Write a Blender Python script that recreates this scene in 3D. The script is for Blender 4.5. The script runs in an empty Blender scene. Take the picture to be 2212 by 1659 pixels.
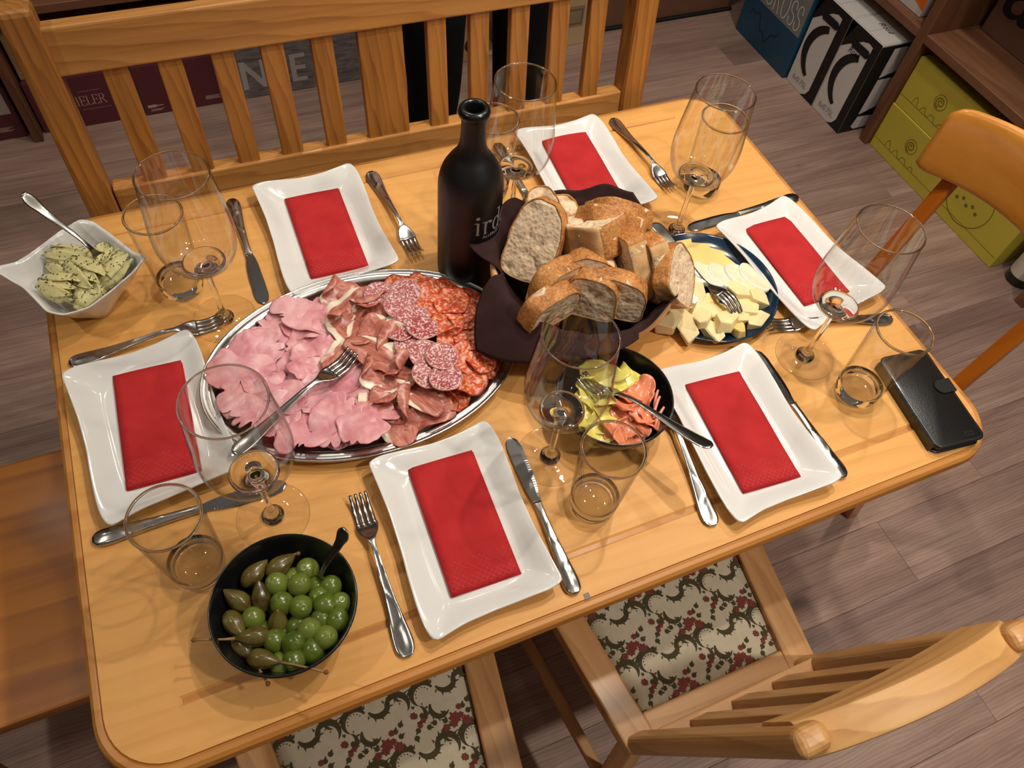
import bpy, bmesh, math, random
import numpy as np
from mathutils import Vector, Matrix, Euler

random.seed(7)
rng = np.random.default_rng(7)
scene = bpy.context.scene
COL = scene.collection
PI = math.pi

# ------------------------------------------------------------------ camera
T = 0.75                                   # height of the table top
cam_d = bpy.data.cameras.new('camera')
cam_d.sensor_fit = 'HORIZONTAL'
cam_d.sensor_width = 36.0
cam_d.lens = 26.834
cam_d.clip_start = 0.02
cam = bpy.data.objects.new('camera', cam_d)
COL.objects.link(cam)
right = Vector((0.92109863, -0.38072917, 0.08137946))
down = Vector((-0.27631688, -0.78653986, -0.5522717))
fwd = Vector((0.27427413, 0.48621019, -0.82968268))
cam.matrix_world = Matrix(((right.x, -down.x, -fwd.x, -0.15494), (right.y, -down.y, -fwd.y, 0.15096),
                           (right.z, -down.z, -fwd.z, T + 0.83636), (0, 0, 0, 1)))
scene.camera = cam

# ------------------------------------------------------------------ world, lamps, exposure
world = bpy.data.worlds.new('world')
scene.world = world
world.use_nodes = True
bg = world.node_tree.nodes['Background']
bg.inputs[0].default_value = (1.0, 0.86, 0.70, 1)
bg.inputs[1].default_value = 0.11
vs = scene.view_settings
vs.view_transform = 'Standard'
vs.look = 'None'
vs.exposure = -0.2
vs.gamma = 1.0
vs.use_curve_mapping = False
scene.cycles.use_denoising = True
scene.cycles.sample_clamp_indirect = 6.0
scene.cycles.max_bounces = 14
scene.cycles.transmission_bounces = 12
scene.cycles.transparent_max_bounces = 24

def spot(name, loc, target, watts, col, radius, angle, blend=0.5):
    d = bpy.data.lights.new(name, 'SPOT')
    d.energy = watts; d.color = col; d.shadow_soft_size = radius
    d.spot_size = math.radians(angle); d.spot_blend = blend
    o = bpy.data.objects.new(name, d)
    COL.objects.link(o)
    o.location = loc
    o.rotation_euler = (Vector(target) - Vector(loc)).to_track_quat('-Z', 'Y').to_euler()
    return o

WARM = (1.0, 0.92, 0.81)
spot('ceiling_spot_lamp', (0.58, 0.50, 2.28), (0.48, 0.72, 0.75), 31, WARM, 0.022, 100, 1.0)
spot('ceiling_spot_lamp', (0.62, 0.86, 2.28), (0.46, 0.80, 0.75), 45, WARM, 0.022, 100, 1.0)
spot('ceiling_spot_lamp', (-1.10, 0.80, 2.40), (-0.55, 0.72, 0.5), 26, WARM, 0.03, 90, 0.9)
spot('ceiling_spot_lamp', (0.25, 1.75, 2.50), (0.25, 2.20, 0.2), 42, WARM, 0.05, 120, 0.9)
spot('ceiling_spot_lamp', (1.35, 1.10, 2.50), (1.45, 1.20, 0.0), 58, WARM, 0.05, 120, 0.9)
for k_ in range(5):
    spot('ceiling_spot_lamp', (-1.2 + 0.72 * k_, 2.05 - 0.1 * (k_ % 2), 2.55), (-1.0 + 0.6 * k_, 1.9, 0.0), 5, WARM, 0.03, 130, 0.9)
for k_ in range(4):
    spot('ceiling_spot_lamp', (-0.9 + 0.5 * k_, -0.25 + 0.08 * (k_ % 2), 2.55), (-0.6 + 0.4 * k_, 0.3, 0.75), 2.5, WARM, 0.03, 130, 0.9)
spot('ceiling_spot_lamp', (0.95, -0.35, 2.50), (0.9, 0.05, 0.0), 82, WARM, 0.05, 110, 0.9)

# ------------------------------------------------------------------ helpers
def C(h, a=1.0):
    h = h.lstrip('#')
    v = [int(h[i:i + 2], 16) / 255 for i in (0, 2, 4)]
    return tuple(x / 12.92 if x <= 0.04045 else ((x + 0.055) / 1.055) ** 2.4 for x in v) + (a,)

def chain(o):
    m = Matrix.Identity(4)
    while o is not None:
        m = o.matrix_basis @ m
        o = o.parent
    return m

def link(o, parent=None):
    COL.objects.link(o)
    if parent is not None:
        o.parent = parent
    return o

def props(o, label=None, cat=None, group=None, kind=None):
    if label: o['label'] = label
    if cat: o['category'] = cat
    if group: o['group'] = group
    if kind: o['kind'] = kind
    return o

def thing(name, label, cat, loc=(0, 0, 0), rotz=0.0, group=None):
    o = bpy.data.objects.new(name, None)
    o.empty_display_size = 0.02
    link(o)
    o.location = loc
    o.rotation_euler = (0, 0, rotz)
    return props(o, label, cat, group)

def mk(name, v, f, mat, parent=None, smooth=True, world=False, origin=None, loc=None, rot=None, mats=None, fm=None, uv=None):
    me = bpy.data.meshes.new(name)
    v = np.asarray(v, float)
    if world and parent is not None:
        mi = np.array(chain(parent).inverted())
        v = v @ mi[:3, :3].T + mi[:3, 3]
    if origin is not None:
        v = v - np.asarray(origin, float)
    me.from_pydata([tuple(map(float, p)) for p in v], [], [tuple(int(i) for i in q) for q in f])
    if mats:
        for m in mats: me.materials.append(m)
        me.polygons.foreach_set('material_index', np.asarray(fm, dtype=np.int32))
    else:
        me.materials.append(mat)
    if smooth:
        me.polygons.foreach_set('use_smooth', np.ones(len(me.polygons), dtype=bool))
    if uv is not None:
        lay = me.uv_layers.new(name='UVMap')
        vi = np.zeros(len(me.loops), dtype=np.int32)
        me.loops.foreach_get('vertex_index', vi)
        lay.data.foreach_set('uv', np.asarray(uv, dtype=np.float32)[vi].ravel())
    me.validate()
    me.update()
    o = bpy.data.objects.new(name, me)
    link(o, parent)
    if origin is not None and parent is None: o.location = origin
    if loc is not None: o.location = loc
    if rot is not None: o.rotation_euler = rot
    return o

def fix_normals(o):
    bm = bmesh.new(); bm.from_mesh(o.data)
    bmesh.ops.recalc_face_normals(bm, faces=bm.faces)
    bm.to_mesh(o.data); bm.free()
    return o

def box(name, lo, hi, mat, parent=None, b=0.002, seg=1, world=True, origin=None, rot=None):
    bm = bmesh.new()
    bmesh.ops.create_cube(bm, size=1)
    lo = Vector(lo); hi = Vector(hi)
    for v in bm.verts:
        v.co = Vector([lo[i] + (hi[i] - lo[i]) * (v.co[i] + 0.5) for i in range(3)])
    if b > 0:
        bmesh.ops.bevel(bm, geom=list(bm.edges), offset=b, segments=seg, affect='EDGES', profile=0.6)
    bm.verts.index_update()
    v = [tuple(q.co) for q in bm.verts]
    f = [[q.index for q in p.verts] for p in bm.faces]
    bm.free()
    if parent is None and origin is None:
        origin = ((lo.x + hi.x) / 2, (lo.y + hi.y) / 2, lo.z)
    return mk(name, v, f, mat, parent, smooth=False, world=world, origin=origin, rot=rot)

def bar(name, p0, p1, w, d, mat, parent, side=(1, 0, 0), b=0.003, seg=2, w1=None, d1=None, world=True):
    """a squared bar from p0 to p1; w is its width along `side`, d its depth."""
    p0 = Vector(p0); p1 = Vector(p1)
    z = (p1 - p0); L = z.length; z.normalize()
    x = Vector(side); x = (x - z * x.dot(z)).normalized()
    y = z.cross(x)
    w1 = w if w1 is None else w1
    d1 = d if d1 is None else d1
    bm = bmesh.new()
    bmesh.ops.create_cube(bm, size=1)
    for v in bm.verts:
        t = v.co.z + 0.5
        v.co = Vector((v.co.x * (w + (w1 - w) * t), v.co.y * (d + (d1 - d) * t), t * L))
    if b > 0:
        bmesh.ops.bevel(bm, geom=list(bm.edges), offset=b, segments=seg, affect='EDGES', profile=0.5)
    bm.verts.index_update()
    v = [tuple(q.co) for q in bm.verts]
    f = [[q.index for q in p.verts] for p in bm.faces]
    bm.free()
    m = Matrix((x, y, z)).transposed().to_4x4()
    m.translation = p0
    o = mk(name, v, f, mat, parent, smooth=False)
    if world and parent is not None:
        m = chain(parent).inverted() @ m
    o.matrix_basis = m
    return o

def lathe(prof, n=48, sx=1.0, sy=1.0):
    """revolve [(r, z), ...]; first/last r==0 closes with a fan."""
    v = []; f = []
    idx = []
    for r, z in prof:
        if r < 1e-6:
            idx.append([len(v)] * n); v.append((0, 0, z))
        else:
            s = len(v)
            for k in range(n):
                a = 2 * PI * k / n
                v.append((r * sx * math.cos(a), r * sy * math.sin(a), z))
            idx.append(list(range(s, s + n)))
    for i in range(len(prof) - 1):
        A, B = idx[i], idx[i + 1]
        for k in range(n):
            q = [A[k], A[(k + 1) % n], B[(k + 1) % n], B[k]]
            q = list(dict.fromkeys(q))
            if len(q) > 2: f.append(q)
    return v, f

def cr(keys, xs):
    """monotone-ish cubic through keys [(x, y), ...] at xs."""
    kx = np.array([k[0] for k in keys], float); ky = np.array([k[1] for k in keys], float)
    m = np.gradient(ky, kx)
    xs = np.clip(np.asarray(xs, float), kx[0], kx[-1])
    i = np.clip(np.searchsorted(kx, xs, side='right') - 1, 0, len(kx) - 2)
    h = kx[i + 1] - kx[i]; t = (xs - kx[i]) / h
    return ((2 * t**3 - 3 * t**2 + 1) * ky[i] + (t**3 - 2 * t**2 + t) * h * m[i]
            + (-2 * t**3 + 3 * t**2) * ky[i + 1] + (t**3 - t**2) * h * m[i + 1])

def grid_faces(n, m, off=0, wrap=False):
    f = []
    for i in range(n - 1):
        for j in range(m if wrap else m - 1):
            a = off + i * m + j; b = off + i * m + (j + 1) % m
            f.append((a, b, b + m, a + m))
    return f

def tube(pts, rad, n=8, caps=True):
    pts = [Vector(p) for p in pts]
    if not hasattr(rad, '__len__'): rad = [rad] * len(pts)
    v = []; f = []
    up = Vector((0, 0, 1))
    prev = None
    for i, p in enumerate(pts):
        t = (pts[min(i + 1, len(pts) - 1)] - pts[max(i - 1, 0)]).normalized()
        x = prev if prev is not None else (up if abs(t.dot(up)) < 0.9 else Vector((1, 0, 0)))
        x = (x - t * x.dot(t)).normalized(); prev = x
        y = t.cross(x)
        for k in range(n):
            a = 2 * PI * k / n
            v.append(tuple(p + (x * math.cos(a) + y * math.sin(a)) * rad[i]))
    f = grid_faces(len(pts), n, 0, True)
    if caps:
        f.append(tuple(range(n))[::-1]); f.append(tuple(range((len(pts) - 1) * n, len(pts) * n)))
    return v, f

def join(*vf):
    v = []; f = []
    for a, b in vf:
        o = len(v); v += [tuple(p) for p in a]; f += [tuple(i + o for i in q) for q in b]
    return v, f

def xf(v, loc=(0, 0, 0), rot=(0, 0, 0), sc=1.0):
    m = np.array(Euler(rot).to_matrix())
    return (np.asarray(v, float) * sc) @ m.T + np.asarray(loc, float)

def vnoise(p, seed=0, octaves=3):
    """cheap smooth pseudo noise in about [-1, 1] for an (n, 3) array."""
    p = np.asarray(p, float); r = np.random.default_rng(seed)
    o = np.zeros(len(p)); amp = 1.0; fr = 1.0; tot = 0
    for _ in range(octaves):
        for _k in range(3):
            d = r.normal(size=3); d /= np.linalg.norm(d)
            o += amp * np.sin(fr * (p @ d) * r.uniform(0.8, 1.25) + r.uniform(0, 6.28)) / 1.8
        tot += amp; amp *= 0.55; fr *= 2.1
    return o / tot

def copy_tree(src, parent=None):
    c = src.copy(); COL.objects.link(c)
    c.parent = parent
    for ch in src.children: copy_tree(ch, c)
    return c

# ------------------------------------------------------------------ materials
MATS = {}
class NT:
    def __init__(s, name):
        s.m = bpy.data.materials.new(name); s.m.use_nodes = True
        s.t = s.m.node_tree
        s.b = s.t.nodes['Principled BSDF']; s.out = s.t.nodes['Material Output']
    def n(s, typ, **kw):
        x = s.t.nodes.new(typ)
        for k, v in kw.items():
            if k in x.inputs.keys(): x.inputs[k].default_value = v
            else: setattr(x, k, v)
        return x
    def l(s, a, b): s.t.links.new(a, b)
    def coord(s, scale=(1, 1, 1), rnd=False, kind='Object'):
        tc = s.n('ShaderNodeTexCoord'); mp = s.n('ShaderNodeMapping')
        mp.inputs['Scale'].default_value = scale
        if rnd:
            oi = s.n('ShaderNodeObjectInfo'); mul = s.n('ShaderNodeMath', operation='MULTIPLY'); mul.inputs[1].default_value = 37.0
            s.l(oi.outputs['Random'], mul.inputs[0])
            ad = s.n('ShaderNodeVectorMath', operation='ADD')
            s.l(tc.outputs[kind], ad.inputs[0]); s.l(mul.outputs[0], ad.inputs[1]); s.l(ad.outputs[0], mp.inputs['Vector'])
        else:
            s.l(tc.outputs[kind], mp.inputs['Vector'])
        return mp.outputs[0]
    def ramp(s, fac, stops, interp='LINEAR'):
        r = s.n('ShaderNodeValToRGB'); e = r.color_ramp; e.interpolation = interp
        while len(e.elements) < len(stops): e.elements.new(0.5)
        for k, (p, c) in enumerate(stops):
            e.elements[k].position = p; e.elements[k].color = c
        s.l(fac, r.inputs[0])
        return r.outputs[0]
    def mix(s, fac, a, b, mode='MIX'):
        x = s.n('ShaderNodeMix', data_type='RGBA', blend_type=mode)
        for sock, val in ((x.inputs[0], fac), (x.inputs[6], a), (x.inputs[7], b)):
            if hasattr(val, 'links'): s.l(val, sock)
            else: sock.default_value = val
        return x.outputs[2]
    def bump(s, h, strength=0.2, dist=0.002):
        b = s.n('ShaderNodeBump'); b.inputs['Strength'].default_value = strength; b.inputs['Distance'].default_value = dist
        s.l(h, b.inputs['Height']); s.l(b.outputs[0], s.b.inputs['Normal'])

def plain(name, col, rough=0.5, metal=0.0, var=0.0, vscale=20, bump=0.0, bscale=200, coat=0.0, sss=0.0, spec=None):
    if name in MATS: return MATS[name]
    t = NT(name)
    c = C(col) if isinstance(col, str) else col
    t.b.inputs['Base Color'].default_value = c
    t.b.inputs['Roughness'].default_value = rough
    t.b.inputs['Metallic'].default_value = metal
    if spec is not None: t.b.inputs['Specular IOR Level'].default_value = spec
    if coat: t.b.inputs['Coat Weight'].default_value = coat; t.b.inputs['Coat Roughness'].default_value = 0.08
    if sss:
        t.b.inputs['Subsurface Weight'].default_value = sss
        t.b.inputs['Subsurface Radius'].default_value = (0.01, 0.006, 0.004); t.b.inputs['Subsurface Scale'].default_value = 0.4
    if var:
        nz = t.n('ShaderNodeTexNoise', Scale=vscale, Detail=5.0)
        t.l(t.coord(rnd=True), nz.inputs['Vector'])
        dk = tuple(x * (1 - var) for x in c[:3]) + (1,); lt = tuple(min(1, x * (1 + var)) for x in c[:3]) + (1,)
        t.l(t.ramp(nz.outputs[0], [(0.3, dk), (0.7, lt)]), t.b.inputs['Base Color'])
    if bump:
        nz = t.n('ShaderNodeTexNoise', Scale=bscale, Detail=4.0)
        t.l(t.coord(), nz.inputs['Vector'])
        t.bump(nz.outputs[0], bump, 0.001)
    MATS[name] = t.m
    return t.m

def wood(name, light, mid, dark, axis=0, rough=0.38, across=9.0, along=0.55, rings=11.0, coat=0.25, bump=0.08, knot=False, wav=0.42):
    t = NT(name)
    sc = [across] * 3; sc[axis] = along
    sc2 = [1.0] * 3; sc2[axis] = 0.10
    v1 = t.coord(tuple(sc), rnd=True); v2 = t.coord(tuple(sc2), rnd=True)
    n1 = t.n('ShaderNodeTexNoise', Scale=4.0, Detail=7.0, Roughness=0.62, Distortion=0.5); t.l(v1, n1.inputs['Vector'])
    w = t.n('ShaderNodeTexWave', Scale=rings, Distortion=5.0, Detail=2.5); w.inputs['Detail Scale'].default_value = 1.4
    w.bands_direction = 'DIAGONAL'; w.wave_profile = 'SAW'; t.l(v2, w.inputs['Vector'])
    n2 = t.n('ShaderNodeTexNoise', Scale=2.6, Detail=2.0); t.l(t.coord((1, 1, 1), rnd=True), n2.inputs['Vector'])
    a = t.ramp(n1.outputs[0], [(0.28, C(dark)), (0.48, C(mid)), (0.72, C(light))])
    b = t.ramp(w.outputs[0], [(0.0, C(light)), (0.6, C(mid)), (0.92, C(dark)), (1.0, C(mid))])
    m = t.mix(wav, a, b)
    lo = t.ramp(n2.outputs[0], [(0.3, (0.90, 0.88, 0.85, 1)), (0.7, (1.06, 1.05, 1.04, 1))])
    m = t.mix(1.0, m, lo, 'MULTIPLY')
    if knot:
        vo = t.n('ShaderNodeTexVoronoi', Scale=3.1); k = list(sc2); k = [1.0] * 3; k[axis] = 0.62
        t.l(t.coord(tuple(k), rnd=True), vo.inputs['Vector'])
        kf = t.ramp(vo.outputs['Distance'], [(0.0, (1, 1, 1, 1)), (0.022, (0.7, 0.7, 0.7, 1)), (0.05, (0, 0, 0, 1))])
        m = t.mix(kf, m, C(dark))
    t.l(m, t.b.inputs['Base Color'])
    t.b.inputs['Roughness'].default_value = rough
    t.b.inputs['Coat Weight'].default_value = coat; t.b.inputs['Coat Roughness'].default_value = 0.18
    t.bump(n1.outputs[0], bump, 0.001)
    MATS[name] = t.m
    return t.m

W_TABLE = wood('pine_table_lacquer', '#dca45b', '#d69b51', '#ca8d43', 0, 0.55, 14.0, 0.55, 26, 0.0, 0.05, True, 0.28)
W_TEDGE = wood('pine_table_edge', '#c48842', '#b57833', '#995f24', 0, 0.5, 9.0, 0.45, 12, 0.05, 0.05)
W_BENCHX = wood('pine_bench_rail', '#c58e4c', '#b47c3e', '#8a5726', 2, 0.5, 14.0, 0.4, 30, 0.05, 0.06, True)
W_BENCHZ = wood('pine_bench_post', '#b97f3c', '#a36b2e', '#774718', 2, 0.5, 16.0, 0.35, 40, 0.05, 0.06)
W_CHAIRX = wood('pine_chair_rail', '#d8ab6c', '#c9975a', '#a97540', 0, 0.5, 9.0, 0.6, 24, 0.0, 0.06, True)
W_CHAIRB = wood('pine_chair_bar', '#d0a064', '#c28e56', '#a6713c', 2, 0.45, 11.0, 0.45, 22, 0.1, 0.06, True)
W_CHAIRY = wood('pine_chair_side', '#cf9c60', '#c08a50', '#a26c38', 1, 0.4, 9.0, 0.5, 12, 0.2, 0.06, True)
W_CHAIRZ = wood('pine_chair_post', '#c79155', '#b78047', '#96622e', 2, 0.4, 9.0, 0.5, 12, 0.2, 0.06)
W_STOOL = wood('honey_stool_wood', '#d08420', '#bf7212', '#93520a', 0, 0.42, 8.0, 0.5, 8, 0.2, 0.08)
W_PLYZ = wood('orange_lacquered_leg', '#c8741f', '#ba6617', '#9c500e', 2, 0.3, 6.0, 0.5, 5, 0.4, 0.03)
W_PLYY = wood('orange_lacquered_back', '#dc9a45', '#cf8b38', '#b57227', 1, 0.22, 7.0, 0.35, 3, 0.5, 0.03)
W_SHELF = wood('walnut_shelf', '#8d6145', '#7b5138', '#5f3b27', 1, 0.5, 9.0, 0.5, 8, 0.0, 0.05)
W_SHELFX = wood('walnut_shelf_length', '#8d6145', '#7b5138', '#5f3b27', 0, 0.5, 9.0, 0.5, 8, 0.0, 0.05)
W_SHELFZ = wood('walnut_shelf_upright', '#86593d', '#724930', '#553321', 2, 0.5, 9.0, 0.5, 8, 0.0, 0.05)
W_BOWL = wood('light_turned_wood', '#d8a875', '#cc9a66', '#b9834f', 0, 0.5, 5.0, 0.8, 5, 0.1, 0.05)

def floor_mat():
    t = NT('grey_laminate')
    v1 = t.coord((0.55, 9, 9), rnd=True); v2 = t.coord((0.35, 1.0, 1.0), rnd=True); v3 = t.coord((1.0, 3.2, 1.0), rnd=True)
    n1 = t.n('ShaderNodeTexNoise', Scale=4.5, Detail=8.0, Roughness=0.65, Distortion=0.7); t.l(v1, n1.inputs['Vector'])
    w = t.n('ShaderNodeTexWave', Scale=22.0, Distortion=6.0, Detail=3.0); w.inputs['Detail Scale'].default_value = 0.9
    w.bands_direction = 'Y'; t.l(v2, w.inputs['Vector'])
    n3 = t.n('ShaderNodeTexNoise', Scale=1.7, Detail=4.0); t.l(v3, n3.inputs['Vector'])
    a = t.ramp(n1.outputs[0], [(0.25, C('#6a5550')), (0.45, C('#8d766d')), (0.6, C('#a08b80')), (0.8, C('#bba99b'))])
    b = t.ramp(w.outputs[0], [(0.0, C('#7b655d')), (0.5, C('#a49085')), (1.0, C('#8b7168'))])
    m = t.mix(0.38, a, b)
    m = t.mix(1.0, m, t.ramp(n3.outputs[0], [(0.3, (0.72, 0.66, 0.64, 1)), (0.5, (0.98, 0.92, 0.9, 1)), (0.7, (1.15, 1.12, 1.08, 1))]), 'MULTIPLY')
    vo = t.n('ShaderNodeTexVoronoi', Scale=2.6); t.l(t.coord((1, 1.7, 1), rnd=True), vo.inputs['Vector'])
    m = t.mix(t.ramp(vo.outputs['Distance'], [(0.0, (0.9, 0.9, 0.9, 1)), (0.035, (0.5, 0.5, 0.5, 1)), (0.09, (0, 0, 0, 1))]), m, C('#4b3b38'))
    oi = t.n('ShaderNodeObjectInfo')
    m = t.mix(1.0, m, t.ramp(oi.outputs['Random'], [(0.0, (0.92, 0.87, 0.84, 1)), (0.5, (1.1, 1.06, 1.01, 1)), (1.0, (1.32, 1.26, 1.17, 1))]), 'MULTIPLY')
    t.l(m, t.b.inputs['Base Color'])
    t.b.inputs['Roughness'].default_value = 0.52
    t.bump(n1.outputs[0], 0.12, 0.001)
    return t.m
M_FLOOR = floor_mat()

M_WHITE = plain('white_porcelain', '#d9d7d3', 0.12, coat=0.6)
M_STEEL = plain('polished_steel', '#c9c6c2', 0.20, 1.0, bump=0.04, bscale=60)
M_STEEL2 = plain('brushed_platter_steel', '#cfccc8', 0.27, 1.0, bump=0.10, bscale=35)
M_KRAFT = plain('kraft_cardboard', '#a47f58', 0.85, var=0.10, vscale=8)
M_KRAFTD = plain('dark_brown_cardboard', '#6d4a35', 0.85, var=0.10, vscale=8)
M_MAROON = plain('maroon_cardboard', '#5e2530', 0.6, var=0.06, vscale=5)
M_BLACK = plain('black_print', '#0d0b0b', 0.6)
M_INK = plain('white_print', '#c9c2b8', 0.7)
M_PINK = plain('pale_print', '#b99b8c', 0.7)
M_TEAL = plain('teal_cardboard', '#12455f', 0.45, var=0.10, vscale=6)
M_GREYC = plain('grey_cardboard', '#7d817f', 0.5, var=0.10, vscale=9)
M_BOXW = plain('white_cardboard', '#cfc9c4', 0.55)
M_YEL = plain('mustard_cardboard', '#bfae3c', 0.6, var=0.06, vscale=5)
M_YELP = plain('olive_print', '#6f6414', 0.7)
M_OR = plain('orange_card', '#e06a12', 0.6)
M_WALL = plain('dark_wall_paint', '#5d4635', 0.8, var=0.08)
# ------------------------------------------------------------------ lettering (flat print)
GL = {'I': (0.36, [('l', .18, 0, .18, 1)], [(.18, 0), (.18, 1)]),
      'E': (0.66, [('l', .16, 0, .16, 1), ('l', .16, 1, .6, 1), ('l', .16, .52, .5, .52), ('l', .16, 0, .62, 0), ('l', .6, 1, .6, .84), ('l', .62, 0, .62, .18), ('l', .5, .42, .5, .62)], [(.16, 0), (.16, 1)]),
      'L': (0.62, [('l', .16, 0, .16, 1), ('l', .16, 0, .6, 0), ('l', .6, 0, .6, .2)], [(.16, 0), (.16, 1)]),
      'R': (0.74, [('l', .16, 0, .16, 1), ('l', .16, 1, .36, 1), ('a', .36, .76, .24, .24, 90, -90), ('l', .16, .52, .36, .52), ('l', .38, .52, .68, 0)], [(.16, 0), (.16, 1), (.68, 0)]),
      'A': (0.78, [('l', .1, 0, .38, 1), ('l', .38, 1, .68, 0), ('l', .22, .36, .56, .36)], [(.1, 0), (.68, 0)]),
      'N': (0.82, [('l', .14, 0, .14, 1), ('l', .14, 1, .68, 0), ('l', .68, 0, .68, 1)], [(.14, 0), (.14, 1), (.68, 1)]),
      'G': (0.80, [('a', .42, .5, .32, .5, 50, 310), ('l', .68, .1, .68, .42), ('l', .5, .42, .78, .42), ('l', .63, .88, .66, .66)], []),
      'O': (0.82, [('a', .41, .5, .33, .5, 0, 360)], []),
      'S': (0.62, [('a', .31, .75, .22, .25, 30, 270), ('a', .31, .25, .24, .25, 90, -150), ('l', .5, .88, .52, .7), ('l', .1, .12, .08, .3)], []),
      'i': (0.36, [('l', .18, 0, .18, .62), ('a', .17, .86, .045, .05, 0, 360)], [(.18, 0), (.10, .62)]),
      'r': (0.52, [('l', .18, 0, .18, .62), ('a', .40, .42, .22, .2, 170, 70), ('a', .46, .56, .03, .04, 0, 360)], [(.18, 0), (.10, .62)]),
      'd': (0.62, [('l', .5, 0, .5, 1), ('a', .30, .31, .2, .31, 30, 330)], [(.42, 1)]),
      'o': (0.62, [('a', .30, .31, .22, .31, 0, 360)], [])}

def serif_text(s, h, narrow=1.0, thick=0.11, thin=0.045, gap=0.03, serif=0.09):
    """serif capitals as flat strokes in the xy plane; returns verts, faces, width."""
    v = []; f = []; x0 = 0.0
    def stroke(pts):
        n = len(pts); o = len(v); zz = len(f) * 2e-6
        for i in range(n):
            a = pts[max(i - 1, 0)]; b = pts[min(i + 1, n - 1)]
            dx, dy = b[0] - a[0], b[1] - a[1]; L = math.hypot(dx, dy) or 1
            w = (thin + (thick - thin) * abs(dy) / L) / 2
            nx, ny = -dy / L, dx / L
            v.append(((x0 + pts[i][0] + nx * w) * h * narrow, (pts[i][1] + ny * w) * h, zz))
            v.append(((x0 + pts[i][0] - nx * w) * h * narrow, (pts[i][1] - ny * w) * h, zz))
        for i in range(n - 1): f.append((o + 2 * i, o + 2 * i + 1, o + 2 * i + 3, o + 2 * i + 2))
    for ch in s:
        if ch == ' ': x0 += 0.4; continue
        adv, st, se = GL[ch]
        for q in st:
            if q[0] == 'l': stroke([(q[1], q[2]), (q[3], q[4])])
            else:
                _, cx, cy, rx, ry, a0, a1 = q
                stroke([(cx + rx * math.cos(math.radians(a0 + (a1 - a0) * k / 16)), cy + ry * math.sin(math.radians(a0 + (a1 - a0) * k / 16))) for k in range(17)])
        for sx, sy in se: stroke([(sx - serif, sy), (sx + serif, sy)])
        x0 += adv + gap
    return np.array(v), f, x0 * h * narrow

def sans_text(s, h, narrow=1.0, shear=0.0):
    cu = bpy.data.curves.new('lettering', 'FONT'); cu.body = s; cu.size = h * 1.38; cu.shear = shear
    o = bpy.data.objects.new('lettering', cu); COL.objects.link(o)
    bpy.context.view_layer.update()
    me = bpy.data.meshes.new_from_object(o.evaluated_get(bpy.context.evaluated_depsgraph_get()))
    v = np.array([tuple(p.co) for p in me.vertices]); f = [tuple(p.vertices) for p in me.polygons]
    bpy.data.objects.remove(o); bpy.data.curves.remove(cu); bpy.data.meshes.remove(me)
    v[:, 0] *= narrow; v[:, 2] = 0
    return v, f, float(v[:, 0].max())

def on_face(v, origin, u, w):
    """map flat xy shapes to a face with unit axes u, w in world space."""
    v = np.asarray(v, float); u = np.array(u, float); w = np.array(w, float); n = np.cross(u, w)
    return np.asarray(origin, float) + v[:, :1] * u + v[:, 1:2] * w + n * (0.0006 + v[:, 2:3])

def poly(pts):
    return np.array([(a, b, 0) for a, b in pts]), [tuple(range(len(pts)))]

def ring_flat(cx, cy, r0, r1, n=32):
    v = [];
    for k in range(n):
        a = 2 * PI * k / n
        v += [(cx + r0 * math.cos(a), cy + r0 * math.sin(a), 0), (cx + r1 * math.cos(a), cy + r1 * math.sin(a), 0)]
    return np.array(v), [(2 * k, 2 * k + 1, (2 * k + 3) % (2 * n), (2 * k + 2) % (2 * n)) for k in range(n)]

def lines_flat(pts, w):
    v = []; f = []
    for (a, b), (c, d) in zip(pts[:-1], pts[1:]):
        L = math.hypot(c - a, d - b) or 1; nx, ny = -(d - b) / L * w / 2, (c - a) / L * w / 2
        o = len(v); zz = len(f) * 2e-5; v += [(a + nx, b + ny, zz), (a - nx, b - ny, zz), (c - nx, d - ny, zz), (c + nx, d + ny, zz)]
        f.append((o, o + 1, o + 2, o + 3))
    return np.array(v), f

# ------------------------------------------------------------------ the room
FX0, FX1, FY0, FY1 = -2.4, 2.36, -1.06, 2.79
fl = box('floor', (FX0, FY0, -0.05), (FX1, FY1, -0.012), plain('floor_underlay', '#3a302c', 0.9), b=0)
props(fl, kind='structure')
PW, PLEN = 0.15, 1.21
base = None
row = 0
y = 0.14 - PW * 8
while y < FY1 - 0.02:
    x = FX0 + [0.0, -0.78, -0.37, -1.02, -0.2][row % 5] + (0.13 * (row % 3))
    while x < FX1 - 0.03:
        a, b = max(x, FX0), min(x + PLEN, FX1)
        if b - a > 0.004:
            if base is None or abs((b - a) - PLEN) > 1e-6:
                o = box('plank', (-(b - a) / 2 + .0003, -PW / 2 + .0003, -0.012), ((b - a) / 2 - .0003, PW / 2 - .0003, 0.0), M_FLOOR, fl, b=0.0005, world=False)
                if abs((b - a) - PLEN) < 1e-6: base = o.data
            else:
                o = bpy.data.objects.new('plank', base); link(o, fl)
            off = chain(fl).inverted()
            o.location = off @ Vector(((a + b) / 2, y + PW / 2, 0.0))
        x += PLEN
    y += PW; row += 1
props(box('wall_back', (FX0, FY1, -0.05), (FX1 + 0.1, FY1 + 0.1, 2.7), M_WALL, b=0), kind='structure')
props(box('wall_left', (FX0 - 0.1, FY0, -0.05), (FX0, FY1 + 0.1, 2.7), plain('pale_wall_paint', '#a08f7c', 0.85, var=0.05), b=0), kind='structure')
props(box('wall_right', (FX1, FY0, -0.05), (FX1 + 0.1, FY1, 2.7), M_WALL, b=0), kind='structure')

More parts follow.
